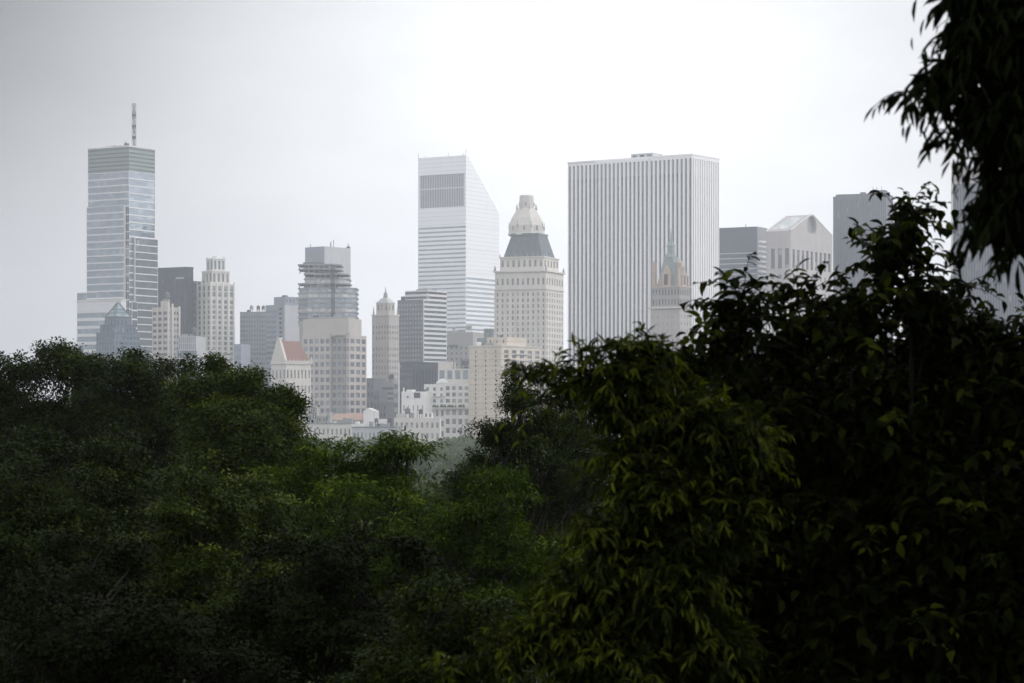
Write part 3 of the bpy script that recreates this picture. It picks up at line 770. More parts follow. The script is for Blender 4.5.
b.block(.05, b.ux(385.5), 1, 9, 0, b.z(419), 'plaster', G(3, 5, .4, .4, 'g_stone', mt=1), None, part='annexe')
b.finish()

# --- hotel with mansard and domed tank house
b = Building('mansard_hotel_tower', 'cream stone hotel tower with grey-green mansard and tapered stone cap', 546, 1560, 20, yvis=372)
x0, yr = b.ux(495), b.uy(563.5)
zc = b.z(271.5)
st = lambda c: [zone(G(c, 1, .4, .66, 'g_stone'), b.z(286), b.z(276)), zone(G(c, 30, .34, .62, 'g_stone'), 0, b.z(291))]
b.block(x0, 0, 0, yr, 0, zc, 'limestone', st(10), st(7))
b.cornice(x0, 0, 0, yr, zc + .003, zc + 1.0, 'limestone', o=1.0)
b.cornice(x0, 0, 0, yr, b.z(289.6), b.z(288.6), 'stone_rose', o=.4, part='belt_course')
m = b.mb('pilaster', 'limestone')
for q in np.linspace(0, 1, 6): m.box(x0 * q - .35, x0 * q + .35, -.35, -.02, 0, b.z(290.2))
e = 2.4; z1 = b.z(257)
b.block(x0 + e, -e, e, yr - e, zc + 1.0, z1, 'limestone', G(8, 1, .42, .6, 'g_stone', mb=1), G(5, 1, .42, .6, 'g_stone', mb=1), part='upper_stage')
b.cornice(x0 + e, -e, e, yr - e, z1 + .003, z1 + .8, 'limestone', o=.5)
m = b.mb('urn', 'stone_grey')
for ux_, uy_ in ((x0, 0), (0, 0), (0, yr), (x0, yr)): m.frustum(ux_, uy_, zc + 1.0, zc + 4.2, .9, .2, 6)
for q in np.linspace(x0 + e, -e, 9): m.frustum(q, e, z1 + .8, z1 + 2.6, .5, .15, 5)
xm, ym = x0 / 2, yr / 2
ez = 4.2; zm0 = z1 + .8; zm1 = b.z(233.5)
ax0, ax1, ay0, ay1 = x0 + ez, -ez, ez, yr - ez
t = 3.9
b.mb('mansard_roof', 'slate').hip(ax0, ax1, ay0, ay1, zm0, ax0 + t, ax1 - t, ay0 + t, ay1 - t, zm1)
b.mb('copper_ridge', 'copper').box(ax0 + t - .5, ax1 - t + .5, ay0 + t - .5, ay1 - t + .5, zm1 + .004, b.z(231.5))
m = b.mb('dormer', 'copper')
for q in np.linspace(.12, .88, 6):
    u = ax0 + (ax1 - ax0) * q; m.box(u - .8, u + .8, ay0 + .4, ay0 + 2.6, zm0 + .01, zm0 + 3.4)
for q in np.linspace(.2, .8, 4):
    u = ay0 + (ay1 - ay0) * q; m.box(ax1 - 2.6, ax1 - .4, u - .8, u + .8, zm0 + .01, zm0 + 3.4)
m = b.mb('stone_cap', 'limestone')
kk = 1560 / F
cxm, cym = xm - 2.6, ym + 2.0
prof = [(233.0, 18.8), (231, 18.8), (230.5, 18.2), (222.5, 18.0), (222, 17.4), (215.5, 15.2), (206, 9.8), (205.6, 7.8), (193, 7.2), (191.8, 6.6)]
for (ya, ra), (yb, rb) in zip(prof[:-1], prof[1:]):
    m.frustum(cxm, cym, b.z(ya), b.z(yb), ra * kk * 1.04, rb * kk * 1.04, 8, rot=math.pi / 8 + .2)
m = b.mb('cap_window', 'g_stone')
for i in range(8):
    a = math.pi / 8 + .2 + (i + .5) * math.pi / 4; rr = 18.4 * kk * .965
    px, py = cxm + rr * math.cos(a), cym + rr * math.sin(a); m.frustum(px, py, b.z(228), b.z(223.6), .55, .55, 6)
    rr = 7.6 * kk * .97; px, py = cxm + rr * math.cos(a), cym + rr * math.sin(a)
    if i % 2: m.frustum(px, py, b.z(203), b.z(199.5), .5, .5, 6)
m = b.mb('finial', 'stone_grey')
for i in range(8):
    a = math.pi / 8 + .2 + i * math.pi / 4
    rr = 18.4 * kk; m.frustum(cxm + rr * math.cos(a), cym + rr * math.sin(a), b.z(226), b.z(219), .45, .12, 5)
    rr = 10.6 * kk; m.frustum(cxm + rr * math.cos(a), cym + rr * math.sin(a), b.z(207), b.z(201), .4, .12, 5)
b.finish()

# --- broad white tower with vertical piers
b = Building('white_piered_skyscraper', 'broad white skyscraper striped with vertical marble piers and dark glass', 692, 1700, 34, 'skyscraper', 372)
x0, yr = b.ux(567), b.uy(719.3)
zt = b.z(155); xs1 = b.ux(595.5); xs2 = b.ux(649)
zbt = b.z(158)
gs = lambda c: [zone(G(c, 1, .52, 1.0, 'louvre_dark', 'louvre_strip', inset=1.0), b.z(172), zbt), zone(G(c, 1, .52, 1.0, 'g_strip', 'window_strip', inset=1.0), 4, b.z(172.01))]
b.block(x0, xs1, 1.0, yr, 0, zt, 'marble', gs(7), None)
b.block(xs1 + .02, xs2, -.2, yr, 0, zt + .1, 'marble', gs(13), None)
b.block(xs2 + .02, 0, .5, yr, 0, zt, 'marble', gs(10), [zone(G(12, 1, .46, 1.0, 'louvre_dark', 'louvre_strip', inset=1.0), b.z(175), zbt), zone(G(12, 1, .46, 1.0, 'g_strip', 'window_strip', inset=.8), 4, b.z(175.01))])
b.block(b.ux(631, 5), b.ux(653, 5), 5, 18, zt + .1, b.z(149) , 'concrete_pale', G(3, 1, .6, .5, 'g_dark'), None, part='machine_room')
b.cornice(x0, 0, .8, yr, zt + .11, zt + 1.0, 'marble', o=.25, part='parapet')
b.finish()

# --- green spired hotel in front
b = Building('green_spire_hotel', 'brown stone hotel with steep green roof, orange dormers and spire', 680, 1620, 34, yvis=335)
x0, yr = b.ux(650.5), b.uy(691.5)
z1 = b.z(308)
b.block(x0, 0, 0, yr, 0, z1, 'granite_pink', [zone(G(6, 3, .28, .5, 'g_pale'), b.z(334), b.z(313)), zone(G(6, 14, .3, .5, 'g_stone'), 0, b.z(336))], [zone(G(4, 3, .28, .5, 'g_pale'), b.z(334), b.z(313)), zone(G(4, 14, .3, .5, 'g_stone'), 0, b.z(336))])
b.cornice(x0, 0, 0, yr, z1 + .003, z1 + 1.0, 'limestone', o=1.2, part='balcony')
b.block(x0 + .6, -.6, .6, yr - .6, z1 + 1.0, b.z(287), 'stone_grey', G(9, 2, .45, .6, 'g_dark'), G(6, 2, .45, .6, 'g_dark'), part='carved_stage')
b.cornice(x0 + .6, -.6, .6, yr - .6, b.z(287) + .003, b.z(285.6), 'terracotta', o=.5)
m = b.mb('green_roof', 'copper_pale'); e = 3.0; zr0 = b.z(285.6) + .01
xm, ym = x0 / 2, yr / 2
m.hip(x0 + e, -e, e, yr - e, zr0, xm - 3.2, xm + 3.2, ym - 3.2, ym + 3.2, b.z(256))
m.frustum(xm, ym, b.z(256), b.z(252.5), 4.2, 3.0, 8); m.frustum(xm, ym, b.z(252.5), b.z(245), 2.6, 2.4, 8); m.frustum(xm, ym, b.z(245), b.z(239), 3.0, .9, 8); m.frustum(xm, ym, b.z(239), b.z(226), .6, .08, 6)
def dormer(x, y, wd, zb, ze, zp, ax):
    m = MB(); h = wd / 2
    pts = [(-h, zb), (h, zb), (h, ze), (h * .45, ze + (zp - ze) * .45), (0, zp), (-h * .45, ze + (zp - ze) * .45), (-h, ze)]
    n0 = 0
    for d in (0, 6):
        for u, zz in pts:
            m.v.append((x + u, y + d, zz) if ax == 'L' else (x - d, y + u, zz))
    n = len(pts); m.f.append(tuple(range(n))); m.f.append(tuple(range(n, 2 * n)))
    for i in range(n): j = (i + 1) % n; m.f.append((i, j, n + j, n + i))
    o = m.build('dormer', M['terracotta'], b.root)
    mw = MB(); g = h * .42
    if ax == 'L': mw.box(x - g, x + g, y - .2, y - .02, zb + .8, ze - .4)
    else: mw.box(x + .02, x + .2, y - g, y + g, zb + .8, ze - .4)
    mw.build('dormer_window', M['g_dark'], o)
dormer(b.ux(666, 1.0), 1.0, 6.6, zr0, b.z(273), b.z(264), 'L')
dormer(-1.0, b.uy(686), 5.0, zr0, b.z(274), b.z(266), 'R')
m = b.mb('chimney', 'terracotta')
for px, tp in ((653.5, 262.5),):
    u = b.ux(px, .8); m.box(u - 1.2, u + 1.2, .8, 3.0, zr0, b.z(tp)); m.frustum(u, 1.9, b.z(tp), b.z(tp - 3), 1.5, .2, 6)
m.box(xm + 4.5, xm + 8.6, 6, 9, zr0, b.z(262)); m.frustum(xm + 6.5, 7.5, b.z(262), b.z(258), 2.2, .3, 6)
m.box(-2.6, -1.0, .8, 2.4, zr0, b.z(272)); m.frustum(-1.8, 1.6, b.z(272), b.z(268), 1.1, .15, 6)
m.box(-2.4, -1.0, yr - 2.4, yr - 1, zr0, b.z(275)); m.box(x0 + 6.0, x0 + 7.2, .8, 2, zr0, b.z(277))
b.finish()

# --- grey banded tower
b = Building('grey_banded_tower', 'flat-topped grey tower with pale floor bands beside the striped white skyscraper', 757, 1960, 28, yvis=330)
x0, yr = b.ux(712), b.uy(767)
b.block(x0, 0, 0, yr, 0, b.z(226.5), 'charcoal', zone(G(1, 40, .985, .2, 'concrete_pale', 'floor_band', inset=.12), 0, b.z(250)), None)
m = b.mb('flank', 'concrete'); b.facade(m, 'R', .5, .1, yr, 0, b.z(227), zone(G(1, 44, .9, .5, 'g_pale', 'window_band'), 0, b.z(238)))
m.quad((0, .1, 0), (.5, .1, 0), (.5, .1, b.z(227)), (0, .1, b.z(227))); m.quad((0, .1, b.z(227)), (.5, .1, b.z(227)), (.5, yr, b.z(227)), (0, yr, b.z(227)))
m = b.mb('roof_aerial', 'metal_dark'); m.box(b.ux(745), b.ux(745) + .4, 1, 1.4, b.z(226.5), b.z(223.6)); m.box(x0 + 4, x0 + 4.3, 1, 1.3, b.z(226.5), b.z(218)); m.box(x0 + 3.4, x0 + 5, 1, 1.3, b.z(221), b.z(220.4))
b.finish()

# --- gabled granite tower with roundel
b = Building('pediment_tower', 'pink-grey granite tower with a gabled top and round opening', 790.5, 1900, 34, 'skyscraper', 310)
x0, yr = b.ux(766.5), b.uy(832.5)
ze = b.z(230.5); za = b.z(215, 0, yr / 2)
yc = yr / 2; apexw = 2.0
st_l = [zone(G(3, 1, .56, 1.0, 'g_dark', 'window_strip', ml=2.5, inset=.8), b.z(268), b.z(248)), zone(G(3, 22, .5, .5, 'g_dark', ml=2.5), 0, b.z(272))]
st_r = [zone(G(9, 1, .55, 1.0, 'g_dark', 'window_strip', ml=1.5, mr=1.5, inset=.8), b.z(268), b.z(249)), zone(G(9, 22, .42, .5, 'g_dark', ml=1.5, mr=1.5), 0, b.z(272))]
b.block(x0, 0, 0, yr, 0, ze, 'granite_pink', st_l, st_r)
m = b.mb('pediment', 'granite_pink')
rr = (yr * .5) * .22; zo = b.z(226, 0, yc)
outer = [(0, ze + .01), (yr, ze + .01), (yc + apexw, za), (yc - apexw, za)]
# gable wall with a round recess: fan between the outline and the circle
nseg = 24
def ray(ang):
    dx, dz = math.cos(ang), math.sin(ang); best = 1e9
    for i in range(4):
        (x1, z1), (x2, z2) = outer[i], outer[(i + 1) % 4]
        ex, ez = x2 - x1, z2 - z1; den = dx * ez - dz * ex
        if abs(den) < 1e-9: continue
        t = ((x1 - yc) * ez - (z1 - zo) * ex) / den; q = ((x1 - yc) * dz - (z1 - zo) * dx) / den
        if t > 0 and -1e-6 <= q <= 1 + 1e-6: best = min(best, t)
    return best
angs = sorted([2 * math.pi * i / nseg for i in range(nseg)] + [math.atan2(z - zo, y - yc) % (2 * math.pi) for y, z in outer])
for i in range(len(angs)):
    a1, a2 = angs[i], angs[(i + 1) % len(angs)]
    pr = []
    for a_ in (a1, a2):
        t = ray(a_); pr.append(((0.01, yc + rr * math.cos(a_), zo + rr * math.sin(a_)), (0.01, yc + t * math.cos(a_), zo + t * math.sin(a_))))
    m.quad(pr[0][0], pr[0][1], pr[1][1], pr[1][0])
    q0, q1 = pr[0][0], pr[1][0]; m.quad(q0, q1, (-3, q1[1], q1[2]), (-3, q0[1], q0[2]))
mm = b.mb('roundel', 'louvre_dark'); mm.poly([(-2.9, yc + rr * 1.02 * math.cos(2 * math.pi * i / 24), zo + rr * 1.02 * math.sin(2 * math.pi * i / 24)) for i in range(24)])
m.poly([(x0, y, z) for y, z in outer])
mr_ = b.mb('sloped_roof', 'granite_pink')
mr_.quad((x0, 0, ze + .01), (0, 0, ze + .01), (0, yc - apexw, za), (x0, yc - apexw, za))
mr_.quad((x0, yr, ze + .01), (0, yr, ze + .01), (0, yc + apexw, za), (x0, yc + apexw, za))
mr_.quad((x0, yc - apexw, za), (0, yc - apexw, za), (0, yc + apexw, za), (x0, yc + apexw, za))
ms = b.mb('roof_glazing', 'g_pale'); n = Vector((0, -(za - ze), yc)).normalized() * .12
def rp(x, t): return Vector((x, (yc - apexw) * t, ze + (za - ze) * t)) + n
ms.quad(rp(x0 * .9, .1), rp(x0 * .2, .1), rp(x0 * .12, .9), rp(x0 * .82, .9))
mk = b.mb('coping', 'limestone'); mk.tube([(-.3, 0, ze + .4), (-.3, yc - apexw, za + .3)], [.7, .7], 4); mk.tube([(-.3, yr, ze + .4), (-.3, yc + apexw, za + .3)], [.7, .7], 4); mk.tube([(x0, 0, ze + .4), (x0, yc - apexw, za + .3)], [.6, .6], 4)
b.finish()
b = Building('pale_stepped_house', 'small pale stepped stone block low before the gabled granite tower', 785, 1500, 18, yvis=330)
b.block(b.ux(765), 0, 0, 14, 0, b.z(303), 'plaster', G(7, 11, .35, .5, 'g_stone', mt=1.5), None)
b.block(b.ux(769), b.ux(784), 1, 12, b.z(303), b.z(297), 'plaster', G(4, 1, .35, .5, 'g_stone'), None, part='upper_storey')
b.finish()

# --- dark grey box tower
b = Building('dark_grey_box_tower', 'plain dark grey box tower half hidden by the near leaves', 886, 1980, 20, yvis=280)
x0, yr = b.ux(833), b.uy(893.3)
zt = b.z(193)
b.block(x0 + 2.2, 0, 0, yr, 0, zt, 'charcoal', G(28, 1, .42, .985, 'g_deep', 'window_strip', mt=2.5, inset=.3), G(5, 1, .42, .985, 'g_pale', 'window_strip', mt=2.5, inset=.3))
b.block(x0, x0 + 2.18, .4, yr, 0, zt - 1.6, 'charcoal', None, None, part='rounded_edge')
m = b.mb('rooftop_equipment', 'charcoal'); m.box(-14, -2, 6, 16, zt, zt + 3); m.box(-22, -18, 6, 10, zt, zt + 1.8)
for x in (-12, -9, -5): m.box(x, x + .3, 7, 7.3, zt, zt + 6)
b.finish()

# --- tall slab at the far right
b = Building('right_slab_tower', 'tall grey slab with pale top band behind the overhanging branch', 1065, 1500, 16, yvis=330)
x0 = b.ux(951.5)
zt = b.z(164); zb = b.z(181)
b.block(x0, 0, 0, 30, zb, zt, 'granite_pink', None, None, part='top_band')
b.block(x0 + .3, -.3, .3, 29, 0, zb, 'charcoal', G(40, 1, .5, .985, 'g_deep', 'window_strip', ml=1.0, inset=.3), None)
b.mb('corner_pier', 'limestone').box(x0 - .3, x0 + .9, -.3, .28, 0, zb - .02)
b.mb('roof_aerial', 'metal_dark').box(x0 + 22, x0 + 22.3, 5, 5.3, zt, zt + 5)
b.finish()

# ------------------------------------------------------------------ ground
def ground_h(x, y):
    r = math.hypot(x, y)
    pts = [(0, 28.2), (5, 28.1), (9, 24), (16, 18.5), (40, 17), (110, 15), (250, 8), (700, 3.5), (1250, 0.0), (6000, 0.0)]
    h = 0.0
    for (a, ha), (c, hc) in zip(pts[:-1], pts[1:]):
        if a <= r <= c:
            t = (r - a) / (c - a); t = t * t * (3 - 2 * t); h = ha + (hc - ha) * t; break
    if 8 < r < 1200:
        h += min(1, (r - 8) / 30) * min(1, (1200 - r) / 200) * .6 * (math.sin(x * .05 + 1) + math.sin(y * .037 + x * .02))
    return h
rad = [0.01, 2, 4, 5, 6.5, 8, 10, 12.5, 16, 22, 30, 40, 55, 75, 95, 120, 150, 190, 240, 320, 420, 550, 700, 900, 1100, 1250, 1600, 2200, 3200, 4900]
m = MB(); na = 96
for r in rad:
    for i in range(na):
        a = 2 * math.pi * i / na; x, y = r * math.cos(a), r * math.sin(a); m.v.append((x, y, ground_h(x, y)))
for k in range(len(rad) - 1):
    for i in range(na):
        j = (i + 1) % na; m.f.append((k * na + i, k * na + j, (k + 1) * na + j, (k + 1) * na + i))
m.f.append(tuple(range(na)))
gm = newmat('park_ground')
g_ = N('ShaderNodeNewGeometry'); n1 = N('ShaderNodeTexNoise'); n1.inputs['Scale'].default_value = .15; n1.inputs['Detail'].default_value = 8; L(g_.outputs['Position'], n1.inputs['Vector'])
cr = N('ShaderNodeValToRGB'); cr.color_ramp.elements[0].color = (.035, .03, .02, 1); cr.color_ramp.elements[1].color = (.035, .055, .015, 1); cr.color_ramp.elements[0].position = .4; cr.color_ramp.elements[1].position = .6
L(n1.outputs['Fac'], cr.inputs[0])
ln = N('ShaderNodeVectorMath', operation='LENGTH'); L(g_.outputs['Position'], ln.inputs[0])
mr = N('ShaderNodeMapRange'); mr.inputs['From Min'].default_value = 1280; mr.inputs['From Max'].default_value = 1330; L(ln.outputs['Value'], mr.inputs['Value'])
mx = N('ShaderNodeMix', data_type='RGBA'); L(mr.outputs[0], mx.inputs['Factor']); L(cr.outputs[0], mx.inputs[6]); mx.inputs[7].default_value = (.09, .09, .09, 1)
p = N('ShaderNodeBsdfPrincipled'); p.inputs['Roughness'].default_value = .95; p.inputs['Specular IOR Level'].default_value = 0; L(mx.outputs[2], p.inputs['Base Color']); out(p.outputs[0])
go = m.build('ground', gm); go['kind'] = 'structure'
go.data.polygons.foreach_set('use_smooth', [True] * len(go.data.polygons))

# ------------------------------------------------------------------ foliage
TPL = {
    'small': (np.array([(0, 0, 0), (.34, .42, .05), (0, 1, -.06), (-.34, .42, .05)]), [(0, 1, 2, 3)]),
    'broad': (np.array([(0, 0, 0), (.33, .22, .07), (.35, .55, .06), (0, 1, -.16), (-.35, .55, .06), (-.33, .22, .07), (0, .5, 0)]), [(0, 1, 2, 6), (6, 2, 3), (0, 6, 4, 5), (6, 3, 4)]),
    'oval': (np.array([(0, 0, 0), (.20, .2, .10), (.26, .48, .09), (.12, .78, -.02), (.02, 1.0, -.22), (-.12, .78, -.02), (-.26, .48, .09), (-.20, .2, .10), (0, .48, -.02)]), [(0, 1, 2, 8), (8, 2, 3, 4), (0, 8, 6, 7), (8, 4, 5, 6)]),
    'lance': (np.array([(0, 0, 0), (.11, .3, .03), (.1, .62, .0), (0, 1, -.18), (-.1, .62, .0), (-.11, .3, .03)]), [(0, 1, 2, 3), (0, 3, 4, 5)]),
}
def nrmz(a): return a / np.maximum(np.linalg.norm(a, axis=1, keepdims=True), 1e-9)
def leaves(name, pos, d, up, size, tint, kind, mat, parent=None):
    tv, tf = TPL[kind]
    d = nrmz(d); side = nrmz(np.cross(d, up)); nr = np.cross(side, d)
    n, k = len(pos), len(tv)
    V = pos[:, None, :] + size[:, None, None] * (tv[None, :, 0:1] * side[:, None, :] + tv[None, :, 1:2] * d[:, None, :] + tv[None, :, 2:3] * nr[:, None, :])
    V = V.reshape(-1, 3).astype(np.float32)
    flat = np.array([i for f in tf for i in f], dtype=np.int64); lens = np.array([len(f) for f in tf])
    idx = (np.arange(n)[:, None] * k + flat[None, :]).reshape(-1).astype(np.int32)
    tot = np.tile(lens, n); start = np.concatenate([[0], np.cumsum(tot)[:-1]]).astype(np.int32)
    me = bpy.data.meshes.new(name)
    me.vertices.add(len(V)); me.vertices.foreach_set('co', V.ravel())
    me.loops.add(len(idx)); me.loops.foreach_set('vertex_index', idx)
    me.polygons.add(len(tot)); me.polygons.foreach_set('loop_start', start); me.polygons.foreach_set('loop_total', tot.astype(np.int32))
    me.update(calc_edges=True)
    at = me.attributes.new('tint', 'FLOAT', 'FACE'); at.data.foreach_set('value', np.repeat(tint, len(tf)).astype(np.float32))
    me.materials.append(mat)
    o = bpy.data.objects.new(name, me); COL.objects.link(o)
    if parent: o.parent = parent
    return o
def sph(n):
    v = RNG.normal(size=(n, 3)); return nrmz(v)

def wob(p0, p1, n, amp, rs):
    p0, p1 = np.array(p0, float), np.array(p1, float); L_ = np.linalg.norm(p1 - p0)
    pts = [p0 + (p1 - p0) * t + (np.array([rs.uniform(-1, 1) for _ in range(3)]) * amp * L_ * math.sin(math.pi * t)) for t in np.linspace(0, 1, n)]
    return pts

GROUP = 'park trees below the skyline'
def park_tree(name, label, basepx, Y, blobs, mat, leaf=.15, clump=.8, dens=1.0, flat=.5, cover=.62, group=GROUP, trunk_r=.28, tip=.25, ydepth=.9, bough=.44, kind='small'):
    """blobs: (px, py, half width px, half height px, depth offset in m)."""
    if Y < 300: Y *= .34; leaf *= .34; clump *= .34; trunk_r *= .5; blobs = [q[:4] + (q[4] * .34,) for q in blobs]
    ra = random.Random(label)
    if Y < 300: blobs = blobs + [(q[0] + ra.uniform(-.6, .6) * q[2], q[1] + ra.uniform(.3, .75) * q[3], q[2] * ra.uniform(.6, .85), q[3] * ra.uniform(.55, .8), q[4] + ra.uniform(-.2, .9)) for q in blobs]
    k = Y / F
    bx = X(basepx, Y); gz = ground_h(bx, Y)
    root = thing(name, label, 'tree', (bx, Y, gz - .05), 0, group)
    o0 = np.array([bx, Y, gz - .05])
    B = []
    for (px, py, rx, rz, dy) in blobs:
        yy = Y + dy; B.append((np.array([X(px, yy), yy, Z(py, yy)]), np.array([rx * yy / F, max(rx, rz) * yy / F * ydepth, rz * yy / F])))
    rs = random.Random(name + label)
    top = max(B, key=lambda q: q[0][2])
    tr = MB()
    fork = np.array([bx + rs.uniform(-.3, .3), Y, max(gz + 2.0, min(q[0][2] - q[1][2] * .75 for q in B))])
    tr.tube([p - o0 for p in wob(o0, fork, 5, .03, rs)], np.linspace(trunk_r * 1.25, trunk_r * .8, 5), 8)
    tr.build('trunk', M['bark'], root)
    P, D, U, SZ, T = [], [], [], [], []
    for (c, r) in B:
        lm = MB()
        lm.tube([p - o0 for p in wob(fork, c, 6, .06, rs)], np.linspace(trunk_r * .5, trunk_r * .12, 6), 6)
        area = 4 * math.pi * ((r[0] * r[1]) ** 1.6 / 3 + (r[0] * r[2]) ** 1.6 / 3 + (r[1] * r[2]) ** 1.6 / 3) ** (1 / 1.6)
        nc = max(12, int(area / (clump ** 2 * 1.3) * cover))
        nbo = max(7, int(area / (np.mean(r) * bough) ** 2 * .22))
        bd = sph(nbo); bd[:, 2] = np.where(bd[:, 2] < -.75, -bd[:, 2], bd[:, 2])
        bc = bd * RNG.uniform(.48, .95, (nbo, 1))
        pick = RNG.integers(0, nbo, nc)
        sd_ = sph(nc); sd_ = np.where((sd_ * bd[pick]).sum(1, keepdims=True) < -.3, -sd_, sd_)
        pr = bc[pick] + sd_ * bough * RNG.uniform(.55, 1.0, (nc, 1)) * RNG.uniform(.75, 1.15, nbo)[pick][:, None]
        loose = RNG.random(nc) < .10
        pr = np.where(loose[:, None], sph(nc) * RNG.uniform(.2, .7, (nc, 1)), pr)
        dirs = nrmz(sd_ * .6 + bd[pick])
        cc = c + pr * r
        cr_ = clump * RNG.uniform(.5, 1.3, nc)
        for j in range(nc):
            if j % 7 == 0:
                lm.tube([p - o0 for p in wob(c + (fork - c) * rs.uniform(0, .5) + RNG.normal(size=3) * r * .12, cc[j], 5, .12, rs)], np.linspace(trunk_r * .13, trunk_r * .03, 5), 4)
            nl = int(dens * 9.0 * cr_[j] ** 2 / (leaf ** 2))
            q = RNG.normal(size=(nl, 3)) * .48
            rq = np.linalg.norm(q, axis=1)
            off = q * np.array([cr_[j], cr_[j], cr_[j] * flat])
            off[:, 2] -= .28 * cr_[j] * rq ** 2 * flat
            off += dirs[j] * 0.15 * RNG.normal(size=(nl, 1)) * cr_[j]
            dd = nrmz(q) * np.array([1, 1, .4]) + RNG.normal(size=(nl, 3)) * .45 + np.array([0, 0, -.25])
            uu = np.array([0, 0, 1.0]) + RNG.normal(size=(nl, 3)) * .42 + dirs[j] * .45
            P.append(cc[j] + off); D.append(dd); U.append(uu)
            SZ.append(leaf * RNG.uniform(.6, 1.25, nl))
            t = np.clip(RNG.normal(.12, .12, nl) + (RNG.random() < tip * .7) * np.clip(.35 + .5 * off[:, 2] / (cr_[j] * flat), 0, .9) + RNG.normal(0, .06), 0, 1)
            T.append(t)
        lm.build('limb', M['bark'], root)
    P = np.concatenate(P) - o0
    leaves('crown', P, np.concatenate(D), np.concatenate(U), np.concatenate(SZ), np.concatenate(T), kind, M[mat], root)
    return len(P)

cnt = 0
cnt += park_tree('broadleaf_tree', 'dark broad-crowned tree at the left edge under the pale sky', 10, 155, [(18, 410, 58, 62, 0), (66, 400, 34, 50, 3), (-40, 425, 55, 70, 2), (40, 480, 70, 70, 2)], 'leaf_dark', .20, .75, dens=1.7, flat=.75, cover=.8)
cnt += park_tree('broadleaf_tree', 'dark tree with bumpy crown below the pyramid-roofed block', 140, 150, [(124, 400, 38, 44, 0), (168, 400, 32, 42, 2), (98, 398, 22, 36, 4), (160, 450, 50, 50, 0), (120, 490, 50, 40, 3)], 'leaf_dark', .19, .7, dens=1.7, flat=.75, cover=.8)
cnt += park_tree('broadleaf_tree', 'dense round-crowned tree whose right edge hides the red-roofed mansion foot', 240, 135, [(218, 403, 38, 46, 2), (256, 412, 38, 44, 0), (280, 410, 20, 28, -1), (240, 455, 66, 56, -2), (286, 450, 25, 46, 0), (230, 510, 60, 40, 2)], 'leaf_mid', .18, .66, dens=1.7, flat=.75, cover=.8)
cnt += park_tree('broadleaf_tree', 'shaded spreading tree in the lower left, below the dark left-edge tree', 60, 85, [(30, 490, 85, 66, 0), (110, 500, 60, 58, 2), (-20, 560, 80, 70, -2), (70, 590, 90, 80, -1), (150, 560, 50, 60, 2)], 'leaf_dark', .135, .5, flat=.45)  # its shade is painted in by the darker leaf colour
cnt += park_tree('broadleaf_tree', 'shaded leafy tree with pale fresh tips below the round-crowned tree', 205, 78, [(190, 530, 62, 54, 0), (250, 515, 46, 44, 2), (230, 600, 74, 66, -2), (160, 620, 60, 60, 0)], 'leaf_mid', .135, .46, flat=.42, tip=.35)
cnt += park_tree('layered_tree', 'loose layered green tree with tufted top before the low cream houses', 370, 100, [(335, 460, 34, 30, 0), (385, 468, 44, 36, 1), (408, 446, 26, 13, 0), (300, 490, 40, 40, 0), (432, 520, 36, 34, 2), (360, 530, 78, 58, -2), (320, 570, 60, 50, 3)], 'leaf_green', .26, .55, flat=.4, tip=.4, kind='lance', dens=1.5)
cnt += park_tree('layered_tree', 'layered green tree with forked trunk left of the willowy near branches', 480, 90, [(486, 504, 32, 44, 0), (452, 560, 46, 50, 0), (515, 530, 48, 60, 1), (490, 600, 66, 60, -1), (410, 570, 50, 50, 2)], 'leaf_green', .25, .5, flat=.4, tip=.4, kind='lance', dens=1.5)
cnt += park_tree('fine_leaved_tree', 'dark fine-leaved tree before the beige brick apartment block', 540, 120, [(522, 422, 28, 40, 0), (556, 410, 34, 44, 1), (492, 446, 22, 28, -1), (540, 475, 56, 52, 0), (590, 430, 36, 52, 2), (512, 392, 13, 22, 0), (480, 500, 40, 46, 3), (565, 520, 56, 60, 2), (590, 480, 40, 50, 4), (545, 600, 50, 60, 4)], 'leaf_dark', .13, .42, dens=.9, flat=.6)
cnt += park_tree('broadleaf_tree', 'deeply shaded tree along the lower edge left of centre', 310, 66, [(300, 590, 58, 56, 0), (370, 605, 60, 60, 1), (340, 670, 90, 56, -1), (250, 660, 70, 46, 0)], 'leaf_shade_toned', .125, .42, flat=.4)  # deep shade comes from the darkened leaf colour
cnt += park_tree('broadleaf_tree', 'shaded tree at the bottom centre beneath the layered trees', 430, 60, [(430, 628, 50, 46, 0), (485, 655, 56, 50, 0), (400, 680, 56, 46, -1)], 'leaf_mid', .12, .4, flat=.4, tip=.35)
cnt += park_tree('broadleaf_tree', 'near-black tree filling the lower left corner', 80, 58, [(30, 645, 95, 66, 0), (150, 665, 90, 56, 0), (95, 590, 60, 50, 8)], 'leaf_shade_toned', .12, .42, flat=.45)  # blackness of the corner is shade put into the leaf colour
cnt += park_tree('broadleaf_tree', 'pale hazy round tree seen through the gap before the low cream houses', 436, 620, [(432, 462, 17, 15, 0), (455, 468, 15, 13, 5), (412, 470, 14, 12, 0)], 'leaf_far', .5, 1.6, trunk_r=.4)

